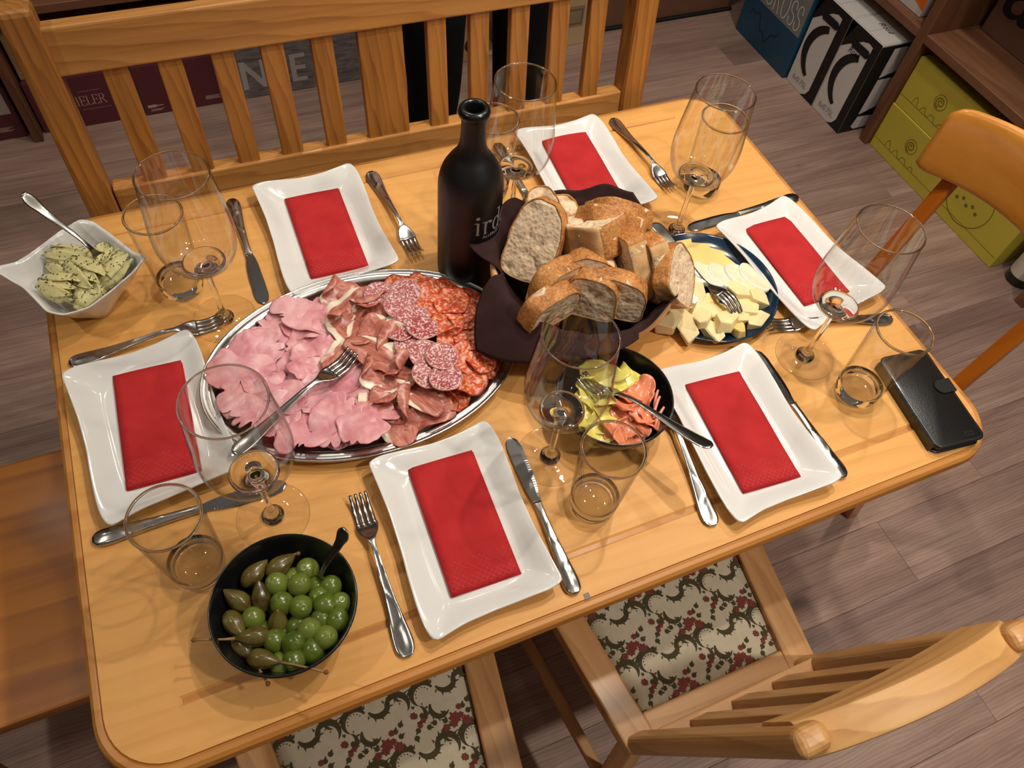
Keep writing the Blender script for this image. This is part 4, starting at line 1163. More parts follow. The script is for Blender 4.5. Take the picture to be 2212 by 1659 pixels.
def make_wineglass():
    t_ = thing('wine_glass', 'x', 'wine glass')
    outk = [(.026, .1109), (.031, .1141), (.036, .1185), (.0430, .1320), (.0470, .1500), (.0474, .1660), (.0460, .1850), (.0432, .2130), (.0395, .2480)]
    op = smooth_prof(outk, 44)
    th = .0011
    ip = [(max(0.0, r - th), z + .0006) for r, z in op]
    ip[-1] = (op[-1][0] - th, .2480)
    prof_ = op + [(op[-1][0] - th * .5, .2484)] + ip[::-1]
    v, f = lathe(prof_, 56)
    mk('bowl', v, f, M_GT, t_)
    sp = smooth_prof([(.0415, .0012), (.030, .0020), (.016, .0036), (.0088, .0068), (.0056, .0120), (.0042, .0200), (.0037, .0500), (.0036, .0850), (.0042, .0980), (.0060, .1030), (.0120, .1060), (.0260, .1107)], 48)
    ft = [(r, z) for r, z in sp if r > .0130 and z < .05]
    v, f = lathe([(.0130, .0004), (.040, .0004), (.0418, .0007)] + ft, 56); mk('foot', v, f, M_GT, t_)
    sp = [(r, z) for r, z in sp if r <= .0130 or z > .05]
    prof_ = [(0, .0004), (.0128, .0004)] + sp + [(.0256, .1120), (.0215, .1122), (.0160, .1122), (.0100, .1126), (.0050, .1134), (0, .1137)]
    v, f = lathe(prof_, 40)
    mk('stem', v, f, M_GS, t_)
    v, f = lathe([(.0395 + .0011 * math.cos(a) - .0006, .2482 + .0008 * math.sin(a)) for a in np.linspace(0, 2 * PI, 9)], 64); mk('rim', v, f, M_GS, t_)
    return t_
def make_tumbler():
    t_ = thing('water_tumbler', 'x', 'tumbler')
    H = .136
    def R(z): return .0280 + .0072 * (z / H) ** .8
    zs = np.linspace(.022, H, 18)
    prof_ = [(R(z), z) for z in zs] + [(R(H) - .0009, H + .0006)] + [(R(z) - .0018, z) for z in zs[::-1]]
    v, f = lathe(prof_, 56); mk('wall', v, f, M_GT, t_)
    prof_ = [(0, .0014), (.018, .0010), (.0225, 0), (.0262, .0008), (.0282, .0040), (R(.010), .010), (R(.0218), .0218), (R(.0218) - .0018, .0222), (R(.0218) - .0042, .0175), (.0190, .0130), (.011, .0112), (0, .0108)]
    v, f = lathe(prof_, 56); mk('base', v, f, M_GS, t_)
    v, f = lathe([(R(H) - .0009 + .0016 * math.cos(a), H + .0003 + .0014 * math.sin(a)) for a in np.linspace(0, 2 * PI, 9)], 64); mk('rim', v, f, M_GS, t_)
    return t_
wg0 = make_wineglass(); tu0 = make_tumbler()
WG = [((-.205, .868), 'empty wine glass at the left back, beside the bench-side knife'),
      ((-.209, .564), 'empty wine glass at the left front, behind the olive bowl'),
      ((.231, .914), 'empty wine glass behind the black bottle'),
      ((.475, .822), 'empty wine glass at the right back, behind the cheese plate'),
      ((.530, .548), 'empty wine glass at the right end, near the phone case'),
      ((.125, .525), 'empty wine glass at the front middle, in front of the pickle bowl')]
for i, (p, lab) in enumerate(WG):
    o = wg0 if i == 0 else copy_tree(wg0)
    o.location = (p[0], p[1], T + .0002); o.rotation_euler = (0, 0, i * .9); props(o, lab, 'wine glass', 'empty wine glasses')
TU = [((-.247, .940), 'empty tumbler beside the white artichoke bowl'),
      ((-.296, .531), 'empty tumbler left of the olive bowl'),
      ((.228, .992), 'empty tumbler partly hidden behind the black bottle'),
      ((.560, .895), 'empty tumbler at the right back corner behind a wine glass'),
      ((.561, .472), 'empty tumbler beside the black phone case'),
      ((.147, .449), 'empty tumbler in front of the pickle bowl')]
for i, (p, lab) in enumerate(TU):
    o = tu0 if i == 0 else copy_tree(tu0)
    o.location = (p[0], p[1], T + .0002); props(o, lab, 'tumbler', 'empty water tumblers')

# ------------------------------------------------------------------ black stoneware bottle
bo = thing('wine_bottle', 'matt black stoneware wine bottle lettered irdo beside the bread basket', 'bottle', (.136, .849, T + .0002))
R_B = .0425
op = smooth_prof([(.0400, .0015), (.0420, .0050), (R_B, .014), (R_B, .060), (R_B, .110), (R_B, .150), (.0420, .168), (.0375, .186), (.0285, .202), (.0205, .214), (.0165, .226), (.0152, .240), (.0150, .258), (.0152, .264)], 60)
lip = [(.0165, .2650), (.0186, .2668), (.0194, .2705), (.0186, .2745), (.0165, .2770), (.0135, .2778), (.0112, .2768), (.0102, .2735), (.0100, .255), (.0100, .20), (0, .199)]
v, f = lathe([(0, .001), (.038, 0)] + op, 56)
body = mk('body', v, f, plain('matt_black_stoneware', '#0d0c0d', .42, bump=.05, bscale=120, spec=.5), bo)
v, f = lathe([op[-1]] + lip, 56); mk('lip', v, f, plain('satin_black_glaze', '#131313', .25), bo)
def wrap(vf, r, ang0, z0):
    v, f = vf; a = ang0 + v[:, 0] / r
    return np.stack([r * np.cos(a), r * np.sin(a), z0 + v[:, 1]], 1), f
M_BT = plain('grey_bottle_print', '#8f8782', .6)
v, f, w_ = serif_text('irdo', .034, .80, .12, .04, .03, .10)
v, f = wrap((v, f), R_B + .0003, -1.80, .111); mk('lettering', v, f, M_BT, body, smooth=False)
v, f, w_ = sans_text('ALLERLEI UM DEN', .0052, .95); v, f = wrap((v, f), R_B + .0003, -1.52, .103); mk('lettering', v, f, plain('white_bottle_print', '#b3aca6', .6), body, smooth=False)

# ------------------------------------------------------------------ phone case
ph = thing('phone_case', 'black leather phone wallet case lying at the right front table corner', 'phone case', (.646, .424, T + .0002), -.115)
PHW, PHH = .0385, .0745
def slab(name, ins, z0, z1, r, m_, parent, b=.0015):
    V = []
    for i_, z in ((ins + b, z0), (ins, z0 + b), (ins, z1 - b), (ins + b * .3, z1 - b * .3), (ins + b, z1)):
        V += [(x, y_, z) for x, y_ in rrect(-PHW + i_, PHW - i_, -PHH + i_, PHH - i_, r - i_ * .5, 6)]
    k = len(V) // 5
    F = [q[::-1] for q in grid_faces(5, k, 0, True)] + [tuple(range(k)), tuple(range(4 * k, 5 * k))]
    return fix_normals(mk(name, V, F, m_, parent))
M_LEA = plain('black_leather', '#100f0f', .36, bump=.25, bscale=420, coat=.15)
slab('back_cover', 0, 0, .0030, .011, M_LEA, ph); slab('phone', .0025, .0031, .0125, .009, plain('phone_black', '#060606', .25), ph)
cov = slab('front_cover', 0, .0126, .0162, .011, M_LEA, ph)
box('spine', (-PHW - .0022, -PHH + .006, .0008), (-PHW + .0012, PHH - .006, .0155), M_LEA, ph, b=.001, world=False)
V = []
for z in (.0163, .0185):
    for k in range(13):
        a = PI / 2 + PI * k / 12; V.append((PHW - .016 + .0095 * math.cos(a), .010 + .0105 * math.sin(a), z))
    V += [(PHW + .0022, -.0005, z), (PHW + .0022, .0205, z)]
k = 15; F = grid_faces(2, k, 0, True) + [tuple(range(k))[::-1], tuple(range(k, 2 * k))]
cl = mk('clasp', V, F, M_LEA, ph, smooth=False)
box('clasp_strap', (PHW + .0003, -.0005, .002), (PHW + .0024, .0205, .0164), M_LEA, ph, b=.0006, world=False)
V = []; F = []
def stitch(x, y_, a):
    o = len(V); c, s = math.cos(a) * .0010, math.sin(a) * .0010; nx, ny = -s * .28, c * .28
    V.extend([(x - c - nx, y_ - s - ny, .01632), (x + c - nx, y_ + s - ny, .01632), (x + c + nx, y_ + s + ny, .01632), (x - c + nx, y_ - s + ny, .01632)]); F.append((o, o + 1, o + 2, o + 3))
rr = rrect(-PHW + .003, PHW - .003, -PHH + .003, PHH - .003, .009, 8)
rs_ = resample(rr, 130)
for k in range(130):
    d = rs_[(k + 1) % 130] - rs_[k]; stitch(rs_[k][0], rs_[k][1], math.atan2(d[1], d[0]))
mk('stitching', V, F, plain('grey_thread', '#3a3836', .8), cov, smooth=False)['kind'] = 'stuff'
emb = join(ring_flat(.014, -.063, .0024, .0033, 16), ring_flat(.0215, -.063, .0024, .0033, 16), lines_flat([(.0165, -.063), (.019, -.063)], .0010))
mk('embossed_logo', emb[0] + np.array([0, 0, .01635]) if isinstance(emb[0], np.ndarray) else np.array(emb[0]) + np.array([0, 0, .01635]), emb[1], plain('emboss_dark', '#2a2928', .3), cov, smooth=False)
# ------------------------------------------------------------------ bread basket
BC = np.array((.256, .732))
bk = thing('bread_basket', 'light turned wooden bread bowl in the middle of the table', 'bowl', (BC[0], BC[1], T + .0002))
ip_ = smooth_prof([(0, .010), (.045, .011), (.070, .020), (.095, .043), (.110, .066), (.117, .084)], 24)
op_ = smooth_prof([(.117, .084), (.1205, .0875), (.1245, .0855), (.1255, .080), (.119, .062), (.104, .036), (.080, .014), (.060, .004), (.056, 0)], 30)
v, f = lathe(ip_[0:] + op_[1:] + [(0, 0)], 64)
fix_normals(mk('bowl', v, f, W_BOWL, bk))
def cloth():
    """square dark cloth laid in the bowl: path length from the centre follows bowl, rim and overhang."""
    n, m = 144, 44
    D = np.array([-58, -34, -10, 12, 37, 62, 90, 122, 150, 159, 168, 180, 197, 212, 226, 242, 262, 282, 302])
    Lp = np.array([.196, .156, .142, .150, .200, .182, .178, .182, .196, .176, .148, .190, .238, .222, .204, .190, .182, .180, .196])
    SL = np.array([1.1, .2, .1, .2, .40, .42, .40, .22, .04, .0, -.2, -.45, -.62, -.60, -.55, -.35, .0, .5, 1.1])   # rise of the overhang
    pathr = np.array([p[0] for p in ip_]) - .0015; pathz = np.array([p[1] for p in ip_]) + .0020
    pathr = np.r_[pathr, .119, .1225]; pathz = np.r_[pathz, .0900, .0915]
    pathr[0] = 0
    d = np.r_[0, np.cumsum(np.hypot(np.diff(pathr), np.diff(pathz)))]
    V = []
    for i in range(n):
        th = -58 + 360 * i / n
        L = np.interp(th, D, Lp); sl = np.interp(th, D, SL)
        a = math.radians(th)
        for j in range(m):
            s = L * (j / (m - 1))
            if s <= d[-1]:
                r = np.interp(s, d, pathr); z = np.interp(s, d, pathz)
            else:
                e = s - d[-1]; g = math.atan(sl * (1 + e * 6) if sl < 0 else sl * (1.8 + e * 4))
                r = pathr[-1] + e * math.cos(g) * (.55 if sl > .3 else 1.0); z = pathz[-1] + e * math.sin(g) * 1.05
                z = max(z, .026 if 150 < th < 250 else .002)
            k = min(1, s / .06)
            w = .0022 * k * (math.sin(a * 9 + s * 30) + .6 * math.sin(a * 15 + 2 + s * 22)) * (1.0 if s < .13 else 1.5 + (s - .13) * 8)
            if .09 < s < d[-1]: w = abs(w) * -.6
            V.append((r * math.cos(a) + (w * math.cos(a) if s < d[-1] else 0), r * math.sin(a) + (w * math.sin(a) if s < d[-1] else 0), z + (abs(w) if s >= d[-1] and sl < .3 else (w if s >= d[-1] else 0))))
    F = []
    for i in range(n):
        for j in range(m - 1):
            a, b = i * m + j, ((i + 1) % n) * m + j
            F.append((a, a + 1, b + 1, b))
    return V, F
V, F = cloth()
M_CLO = plain('dark_brown_cloth', '#33201f', .92, var=.12, vscale=40, bump=.35, bscale=1400, spec=.15)
cl_ = mk('bread_cloth', V, F, M_CLO, loc=(BC[0], BC[1], T + .0002))
md = cl_.modifiers.new('thick', 'SOLIDIFY'); md.thickness = .0014; md.offset = 1
props(cl_, 'dark brown cloth napkin lining the wooden bread bowl', 'cloth')

def crumb_mat():
    t = NT('bread_crumb')
    vo = t.n('ShaderNodeTexVoronoi', Scale=170.0); t.l(t.coord(rnd=True), vo.inputs['Vector'])
    nz = t.n('ShaderNodeTexNoise', Scale=90.0, Detail=6.0); t.l(t.coord(rnd=True), nz.inputs['Vector'])
    n2 = t.n('ShaderNodeTexNoise', Scale=240.0, Detail=4.0); t.l(t.coord(), n2.inputs['Vector'])
    c = t.mix(.5, t.ramp(nz.outputs[0], [(.3, C('#c3a27e')), (.5, C('#dabc98')), (.7, C('#ead3b4'))]), t.ramp(vo.outputs['Distance'], [(0, C('#7f6446')), (.18, C('#b8997a')), (.42, C('#dcc4a4'))]))
    t.l(c, t.b.inputs['Base Color']); t.b.inputs['Roughness'].default_value = .85
    mx = t.n('ShaderNodeMath', operation='ADD'); t.l(vo.outputs['Distance'], mx.inputs[0]); t.l(n2.outputs[0], mx.inputs[1])
    t.bump(mx.outputs[0], .7, .0016)
    return t.m
def crust_mat():
    t = NT('bread_crust')
    nz = t.n('ShaderNodeTexNoise', Scale=42.0, Detail=8.0, Roughness=.75); t.l(t.coord(rnd=True), nz.inputs['Vector'])
    n2 = t.n('ShaderNodeTexNoise', Scale=300.0, Detail=4.0, Roughness=.7); t.l(t.coord(rnd=True), n2.inputs['Vector'])
    a = t.ramp(nz.outputs[0], [(.30, C('#4a220a')), (.40, C('#8a4715')), (.5, C('#b06a24')), (.60, C('#c98a45')), (.95, C('#d9b98d'))])
    b = t.ramp(n2.outputs[0], [(.35, C('#6b3710')), (.58, C('#c48f50')), (.75, C('#ead2ad'))])
    t.l(t.mix(.45, a, b), t.b.inputs['Base Color']); t.b.inputs['Roughness'].default_value = .6
    t.bump(n2.outputs[0], .7, .0015)
    return t.m
M_CRUMB, M_CRUST = crumb_mat(), crust_mat()
M_CRUST2 = plain('floured_crust', '#c39a68', .85, var=.28, vscale=60, bump=.6, bscale=500)
def bread(label, c, nrm, up, w, h, t, seed, flat=True):
    """a cut piece of loaf: width w, height h, thickness t; nrm is the cut-face normal, up the crown direction."""
    th = thing('bread_slice', label, 'bread', (c[0], c[1], T + c[2]), 0, 'bread slices in the wooden bowl')
    N = Vector(nrm).normalized(); U = Vector(up); U = (U - N * U.dot(N)).normalized(); X = U.cross(N)
    m_ = Matrix((X, N, U)).transposed().to_4x4(); m_.translation = th.location; th.matrix_basis = m_
    r = np.random.default_rng(seed)
    n = 56; prof_ = []
    for k in range(n):
        a = 2 * PI * k / n - PI / 2; ca, sa = math.cos(a), math.sin(a)
        x = w / 2 * abs(ca) ** .72 * (1 if ca > 0 else -1)
        z = (h * .62 * abs(sa) ** .8) if sa > 0 else -h * .38 * (abs(sa) ** .35)
        prof_.append((x, z))
    P2 = np.array(prof_); P2 *= (1 + .035 * vnoise(np.c_[P2 * 70, np.full(n, seed)], seed))[:, None]
    # crumb: two rough faces and the body between
    V = []; F = []; R = 12
    pits = [(r.uniform(-.38, .38) * w, r.uniform(-.3, .5) * h, r.uniform(.002, .0058), r.uniform(.0015, .0045)) for _ in range(22)]
    idx = []
    for sg in (1, -1):
        rows = []
        for q in range(R + 1):
            s = q / R * .985; ring = []
            pts = P2 * s if q else P2[:1] * 0
            y0 = sg * t / 2 * np.ones(len(pts))
            dn = vnoise(np.c_[pts * 260, np.full(len(pts), sg * 3.0)], seed + 5) * .0005
            for px, pz, pr_, pd in pits: dn = dn - pd * np.exp(-((pts[:, 0] - px) ** 2 + (pts[:, 1] - pz) ** 2 * (.6 + (px * 977) % 1)) / pr_ ** 2)
            o = len(V)
            for k in range(len(pts)): V.append((pts[k, 0], y0[k] + sg * dn[k], pts[k, 1]))
            rows.append(list(range(o, o + len(pts))))
        for q in range(R):
            A, B = rows[q], rows[q + 1]
            for k in range(n):
                k2 = (k + 1) % n
                fc = (A[0], B[k], B[k2]) if q == 0 else (A[k], B[k], B[k2], A[k2])
                F.append(fc)
        idx.append(rows[-1])
    for k in range(n): F.append((idx[0][k], idx[1][k], idx[1][(k + 1) % n], idx[0][(k + 1) % n]))
    fix_normals(mk('crumb', V, F, M_CRUMB, th))
    V = []; F = []; M = 9
    for j in range(M):
        y_ = (j / (M - 1) - .5) * (t + .0012)
        pts = P2 * (1.0 + .006 * math.sin(PI * j / (M - 1)))
        dn = .0012 * vnoise(np.c_[pts * 220, np.full(n, y_ * 160)], seed + 9)
        dr = pts / np.linalg.norm(pts, axis=1)[:, None]
        for k in range(n): V.append((pts[k, 0] + dr[k, 0] * dn[k], y_, pts[k, 1] + dr[k, 1] * dn[k]))
    F = grid_faces(M, n, 0, True)
    fm = [1 if (flat and P2[k % n, 1] < -h * .30) else 0 for _ in range(M - 1) for k in range(n)]
    cr_ = fix_normals(mk('crust', V, F, None, th, mats=[M_CRUST, M_CRUST2], fm=fm))
    md = cr_.modifiers.new('thick', 'SOLIDIFY'); md.thickness = .0016; md.offset = -1
    return th
bread('tall bread slice with open crumb at the left of the wooden bowl', (.196, .770, .100), (-.62, -.58, .52), (.15, .1, 1), .070, .112, .026, 11)
bread('thick bread chunk with floured crust at the top of the wooden bowl', (.268, .748, .125), (-.10, .55, .83), (.85, .25, -.1), .088, .078, .044, 12)
bread('upright bread slice showing its flat floured crust, left of its twin', (.304, .694, .108), (1, .10, .08), (-.05, .85, -.5), .096, .070, .026, 13)
bread('upright bread slice showing its flat crust, right of its twin', (.331, .685, .106), (1, .12, .10), (-.05, .85, -.5), .088, .070, .025, 14)
bread('bread slice with grey open crumb at the right edge of the bowl', (.352, .662, .098), (.62, -.62, .50), (.45, .75, .35), .090, .075, .022, 15)
bread('bread slice lying at the lower left of the bowl with golden crust', (.178, .676, .094), (.25, -.90, -.10), (.0, .1, 1), .080, .060, .026, 16)
bread('golden crusted bread slice in the second row at the lower left', (.200, .702, .100), (.30, -.90, .0), (.1, .15, 1), .082, .060, .026, 17)
bread('bread slice leaning in the lower middle of the bowl', (.236, .672, .096), (-.62, -.75, .1), (.15, .25, 1), .070, .066, .022, 18)
bread('crusty bread slice leaning behind the lower right cloth fold', (.266, .664, .094), (-.55, -.80, .1), (.2, .25, 1), .080, .064, .024, 19)
bread('bread slice under the thick chunk in the middle', (.244, .702, .100), (-.3, -.85, .2), (.4, .2, .9), .074, .060, .024, 20)
bread('bread slice with dark crust edge at the back right of the bowl', (.322, .776, .112), (.45, .75, .45), (.3, -.5, .8), .092, .066, .024, 21)
bread('bread slice with pale floured face behind the thick chunk', (.304, .764, .118), (.50, .70, .5), (.3, -.5, .8), .094, .066, .022, 22)
bread('small bread end poking up behind the tall left slice', (.224, .804, .122), (-.15, -.60, .75), (.0, .8, .6), .046, .060, .024, 23)
bread('dark crusted bread end at the back of the bowl', (.254, .806, .112), (.1, -.3, .9), (0, 1, .3), .040, .040, .026, 24, False)

# ------------------------------------------------------------------ steel platter of cold cuts
PC = (-.049, .732)
pt_ = thing('serving_platter', 'oval stainless steel platter of cold cuts', 'platter', (PC[0], PC[1], T + .0002))
a_, b_ = .207, .145
V = []; n = 96
prof_ = [(1.0, .0188), (.994, .0200), (.985, .0196), (.970, .0176), (.955, .0182), (.935, .0182), (.915, .0172), (.900, .0130), (.885, .0070), (.860, .0046), (.60, .0042), (.25, .0042)]
bot_ = [(.86, .0030), (.885, .0054), (.905, .0115), (.93, .0160), (.985, .0175), (.998, .0180)]
rng_ = bot_ + prof_
for s, z in rng_:
    for k in range(n):
        th = 2 * PI * k / n; V.append(((a_ - (1 - s) * .17) * math.cos(th) if s > .5 else a_ * s * math.cos(th), (b_ - (1 - s) * .17) * math.sin(th) if s > .5 else b_ * s * math.sin(th), z))
F = grid_faces(len(rng_), n, 0, True); F.append(tuple(range((len(rng_) - 1) * n, len(rng_) * n))[::-1])
o0 = len(V); V += [((a_ - .024) * math.cos(2 * PI * k / n), (b_ - .024) * math.sin(2 * PI * k / n), .0) for k in range(n)]
F += [(k, (k + 1) % n, o0 + (k + 1) % n, o0 + k) for k in range(n)] + [tuple(range(o0, o0 + n))]
fix_normals(mk('tray', V, F, M_STEEL2, pt_))

def meat_mats():
    out = {}
    t = NT('cooked_ham')
    nz = t.n('ShaderNodeTexNoise', Scale=38.0, Detail=5.0); t.l(t.coord(rnd=True), nz.inputs['Vector'])
    t.l(t.ramp(nz.outputs[0], [(.28, C('#c4747c')), (.45, C('#d38e94')), (.6, C('#dba1a4')), (.8, C('#e6bfbc'))]), t.b.inputs['Base Color'])
    t.b.inputs['Roughness'].default_value = .38; t.b.inputs['Subsurface Weight'].default_value = .15; t.b.inputs['Subsurface Scale'].default_value = .004
    n2 = t.n('ShaderNodeTexNoise', Scale=190.0, Detail=4.0); t.l(t.coord(), n2.inputs['Vector']); t.bump(n2.outputs[0], .35, .0012)
    out['ham'] = t.m
    t = NT('cured_ham')
    uv = t.n('ShaderNodeTexCoord'); sep = t.n('ShaderNodeSeparateXYZ'); t.l(uv.outputs['UV'], sep.inputs[0])
    nz = t.n('ShaderNodeTexNoise', Scale=2.6, Detail=4.0, Distortion=1.2); t.l(t.coord((1, 2.0, 1), kind='UV', rnd=True), nz.inputs['Vector'])
    c = t.ramp(nz.outputs[0], [(.32, C('#96493f')), (.45, C('#ad6152')), (.6, C('#bf7a66')), (.78, C('#cf9a84'))])
    ad = t.n('ShaderNodeMath', operation='MULTIPLY_ADD'); ad.inputs[1].default_value = .22; t.l(nz.outputs[0], ad.inputs[0]); t.l(sep.outputs['Y'], ad.inputs[2])
    ft = t.ramp(ad.outputs[0], [(.89, (0, 0, 0, 1)), (.93, (1, 1, 1, 1))])
    t.l(t.mix(ft, c, C('#e6d6bd')), t.b.inputs['Base Color']); t.b.inputs['Roughness'].default_value = .34
    t.b.inputs['Subsurface Weight'].default_value = .12; t.b.inputs['Subsurface Scale'].default_value = .004
    out['pros'] = t.m
    def sal(nm, base, base2, fat, sc, thr, rim):
        t = NT(nm)
        vo = t.n('ShaderNodeTexVoronoi', Scale=sc); nz = t.n('ShaderNodeTexNoise', Scale=sc * .8, Detail=3.0)
        cc = t.coord(kind='UV', rnd=True); t.l(cc, nz.inputs['Vector'])
        dv = t.n('ShaderNodeVectorMath', operation='MULTIPLY_ADD'); dv.inputs[1].default_value = (.16, .16, .16); t.l(nz.outputs['Color'], dv.inputs[0]); t.l(cc, dv.inputs[2]); t.l(dv.outputs[0], vo.inputs['Vector'])
        n2 = t.n('ShaderNodeTexNoise', Scale=6.0, Detail=4.0); t.l(cc, n2.inputs['Vector'])
        c = t.ramp(n2.outputs[0], [(.3, C(base)), (.7, C(base2))])
        nf = t.n('ShaderNodeTexNoise', Scale=sc * 1.7, Detail=2.5, Distortion=.4); t.l(cc, nf.inputs['Vector'])
        c = t.mix(t.ramp(nf.outputs[0], [(.52, (0, 0, 0, 1)), (.58, (.85, .85, .85, 1))]), c, C(fat))
        c = t.mix(t.ramp(vo.outputs['Distance'], [(thr - .1, (.7, .7, .7, 1)), (thr, (0, 0, 0, 1))]), c, C(fat))
        tc = t.n('ShaderNodeTexCoord'); sb = t.n('ShaderNodeVectorMath', operation='DISTANCE'); sb.inputs[1].default_value = (.5, .5, 0); t.l(tc.outputs['UV'], sb.inputs[0])
        c = t.mix(t.ramp(sb.outputs['Value'], [(.455, (0, 0, 0, 1)), (.485, (1, 1, 1, 1))]), c, C(rim))
        t.l(c, t.b.inputs['Base Color']); t.b.inputs['Roughness'].default_value = .36
        n3 = t.n('ShaderNodeTexNoise', Scale=160.0, Detail=3.0); t.l(t.coord(), n3.inputs['Vector']); t.bump(n3.outputs[0], .3, .001)
        return t.m
    out['sal'] = sal('salami', '#8a2f36', '#a84a4c', '#dcbcb4', 8.5, .30, '#b98a80')
    out['cho'] = sal('red_chorizo', '#b23a20', '#cc5c30', '#e3a07c', 6.0, .26, '#9a3016')
    return out
MM = meat_mats()
def sheet(name, rx, ry, seed, amp, rag=.10, fold=None, kind='ham', cup=0.0, nr=10, na=44, crump=0.0, tears=0):
    """thin slice: ragged outline, soft waves, optionally folded over along local x = fold."""
    r = np.random.default_rng(seed)
    ang = np.linspace(0, 2 * PI, na, endpoint=False)
    rad = 1 + rag * vnoise(np.c_[np.cos(ang) * 2.2, np.sin(ang) * 2.2, np.full(na, seed)], seed) + rag * .5 * vnoise(np.c_[np.cos(ang) * 7, np.sin(ang) * 7, np.full(na, seed)], seed + 1)
    for _ in range(tears):
        a0 = r.uniform(0, 6.28); dd = np.abs((ang - a0 + PI) % (2 * PI) - PI); rad = rad - r.uniform(.12, .32) * np.exp(-(dd / .07) ** 2)
    V = []; UV = []
    V.append((0, 0)); 
    for q in range(1, nr + 1):
        for k in range(na): V.append((rx * rad[k] * q / nr * math.cos(ang[k]), ry * rad[k] * q / nr * math.sin(ang[k])))
    P2 = np.array(V); UV = np.c_[P2[:, 0] / (rx * 2.0) + .5, P2[:, 1] / (ry * 2.0) + .5]
    z = amp * vnoise(np.c_[P2 * (2.4 / max(rx, ry)), np.full(len(P2), seed * 1.7)], seed + 3, 2) + cup * ((P2[:, 0] / rx) ** 2 + (P2[:, 1] / ry) ** 2)
    z += amp * .8 * ((P2[:, 0] / rx) ** 2 + (P2[:, 1] / ry) ** 2) ** 2 * np.sin(5 * np.arctan2(P2[:, 1], P2[:, 0]) + seed)
    if crump:
        q = P2 / max(rx, ry); z += crump * (np.abs(vnoise(np.c_[q * 2.8, np.full(len(q), seed * .7)], seed + 21, 2)) - .4) + crump * .5 * (np.abs(vnoise(np.c_[q * 8, np.full(len(q), seed * .9)], seed + 22, 2)) - .4)
    x = P2[:, 0].copy()
    if fold is not None:
        fr, t0 = fold                                  # radius of the roll and where it begins
        e = np.maximum(0, x - t0); a = np.minimum(e / fr, PI * .97); rest = np.maximum(0, e - fr * PI * .97)
        xn = np.where(e > 0, t0 + fr * np.sin(a) - rest * math.cos(.12), x); zn = np.where(e > 0, z * (1 - .5 * a / PI) + fr * (1 - np.cos(a)) + rest * .10, z)
        x, z = xn, zn
    F = [(0, 1 + k, 1 + (k + 1) % na) for k in range(na)]
    for q in range(nr - 1):
        for k in range(na):
            A = 1 + q * na + k; B = 1 + q * na + (k + 1) % na; F.append((A, A + na, B + na, B))
    o = mk(name, np.c_[x, P2[:, 1], z], F, MM[kind], uv=UV)
    md = o.modifiers.new('thick', 'SOLIDIFY'); md.thickness = .0011; md.offset = 0
    return o
def inside(x, y, r):
    """keep a slice of radius r within the well of the platter"""
    dx, dy = x - PC[0], y - PC[1]; k = math.hypot(dx / (a_ - .014 - r), dy / (b_ - .014 - r))
    return (x, y) if k <= 1 else (PC[0] + dx / k, PC[1] + dy / k)
def put(o, x, y, z, rz=0, rx=0, ry=0, lab=None, cat=None, grp=None):
    o.location = (x, y, T + z); o.rotation_euler = (rx, ry, rz); props(o, lab, cat, grp); return o
ORD = ['first', 'second', 'third', 'fourth', 'fifth', 'sixth', 'seventh', 'eighth', 'ninth', 'tenth', 'eleventh']
def put_copies(proto, plist, lab, cat, grp):
    labs = lab
    for i, p in enumerate(plist):
        lab = labs if isinstance(labs, str) else labs[i]
        src = proto[i % len(proto)]
        o = src if i < len(proto) else copy_tree(src)
        put(o, *p, lab=lab, cat=cat, grp=grp)
R_ = random.Random(3)
HLAB = []
for r_, k_ in enumerate((3, 4, 4, 4, 4, 3, 3, 1, 2)):
    HLAB += [('pink cooked ham slice, %s from the left in the %s row of the ham pile' % (ORD[q_], ORD[r_])) for q_ in range(k_)] if r_ != 7 else ['pink cooked ham slice touching the cured ham below the fork tines']
ham = [sheet('ham_slice', .038 + .005 * (k % 3), .030 + .004 * (k % 2), 40 + k, .0034, .15, None, 'ham', 0, 18, 90, .0038, 6) for k in range(10)]
HP = [(-.164, .816), (-.136, .826), (-.106, .832), (-.190, .788), (-.162, .796), (-.130, .802), (-.096, .808), (-.200, .758), (-.172, .766), (-.140, .772), (-.106, .778), (-.196, .726), (-.166, .734), (-.134, .740), (-.102, .746), (-.182, .700), (-.152, .704), (-.120, .708), (-.090, .712), (-.166, .676), (-.136, .676), (-.106, .678), (-.140, .652), (-.112, .648), (-.082, .648), (-.080, .680), (-.100, .628), (-.075, .622)]
put_copies(ham, [(*inside(x, y, .036), .011 + .0045 * ((i * 5) % 4) + .004 * (x + .2) / .1, R_.uniform(-.6, .6) + (.3 if i % 2 else PI), R_.uniform(-.12, .12), R_.uniform(-.12, .12)) for i, (x, y) in enumerate(HP)], HLAB, 'ham slice', 'cooked ham slices')
pros = [sheet('cured_ham_slice', .044, .026, 61, .0040, .10, (.0075, .014), 'pros', 0, 16, 72, .0030), sheet('cured_ham_slice', .050, .024, 62, .0045, .10, None, 'pros', 0, 16, 72, .0055), sheet('cured_ham_slice', .036, .030, 63, .0040, .10, (.0065, .006), 'pros', 0, 16, 72, .0030), sheet('cured_ham_slice', .054, .022, 64, .0045, .10, (.0080, .024), 'pros', 0, 16, 72, .0040)]
PP = [(-.052, .840, .020, 2.4), (-.056, .806, .024, .4), (-.022, .806, .026, 1.4), (-.058, .772, .026, 1.9), (-.034, .778, .030, 1.1), (-.064, .744, .026, .6), (-.018, .748, .034, -1.0), (-.030, .714, .036, -.8), (-.040, .690, .030, 2.6), (-.052, .664, .026, 1.2), (-.030, .648, .028, -.4), (-.012, .660, .028, 2.0), (-.044, .634, .022, 1.7), (-.018, .628, .024, -.2)]
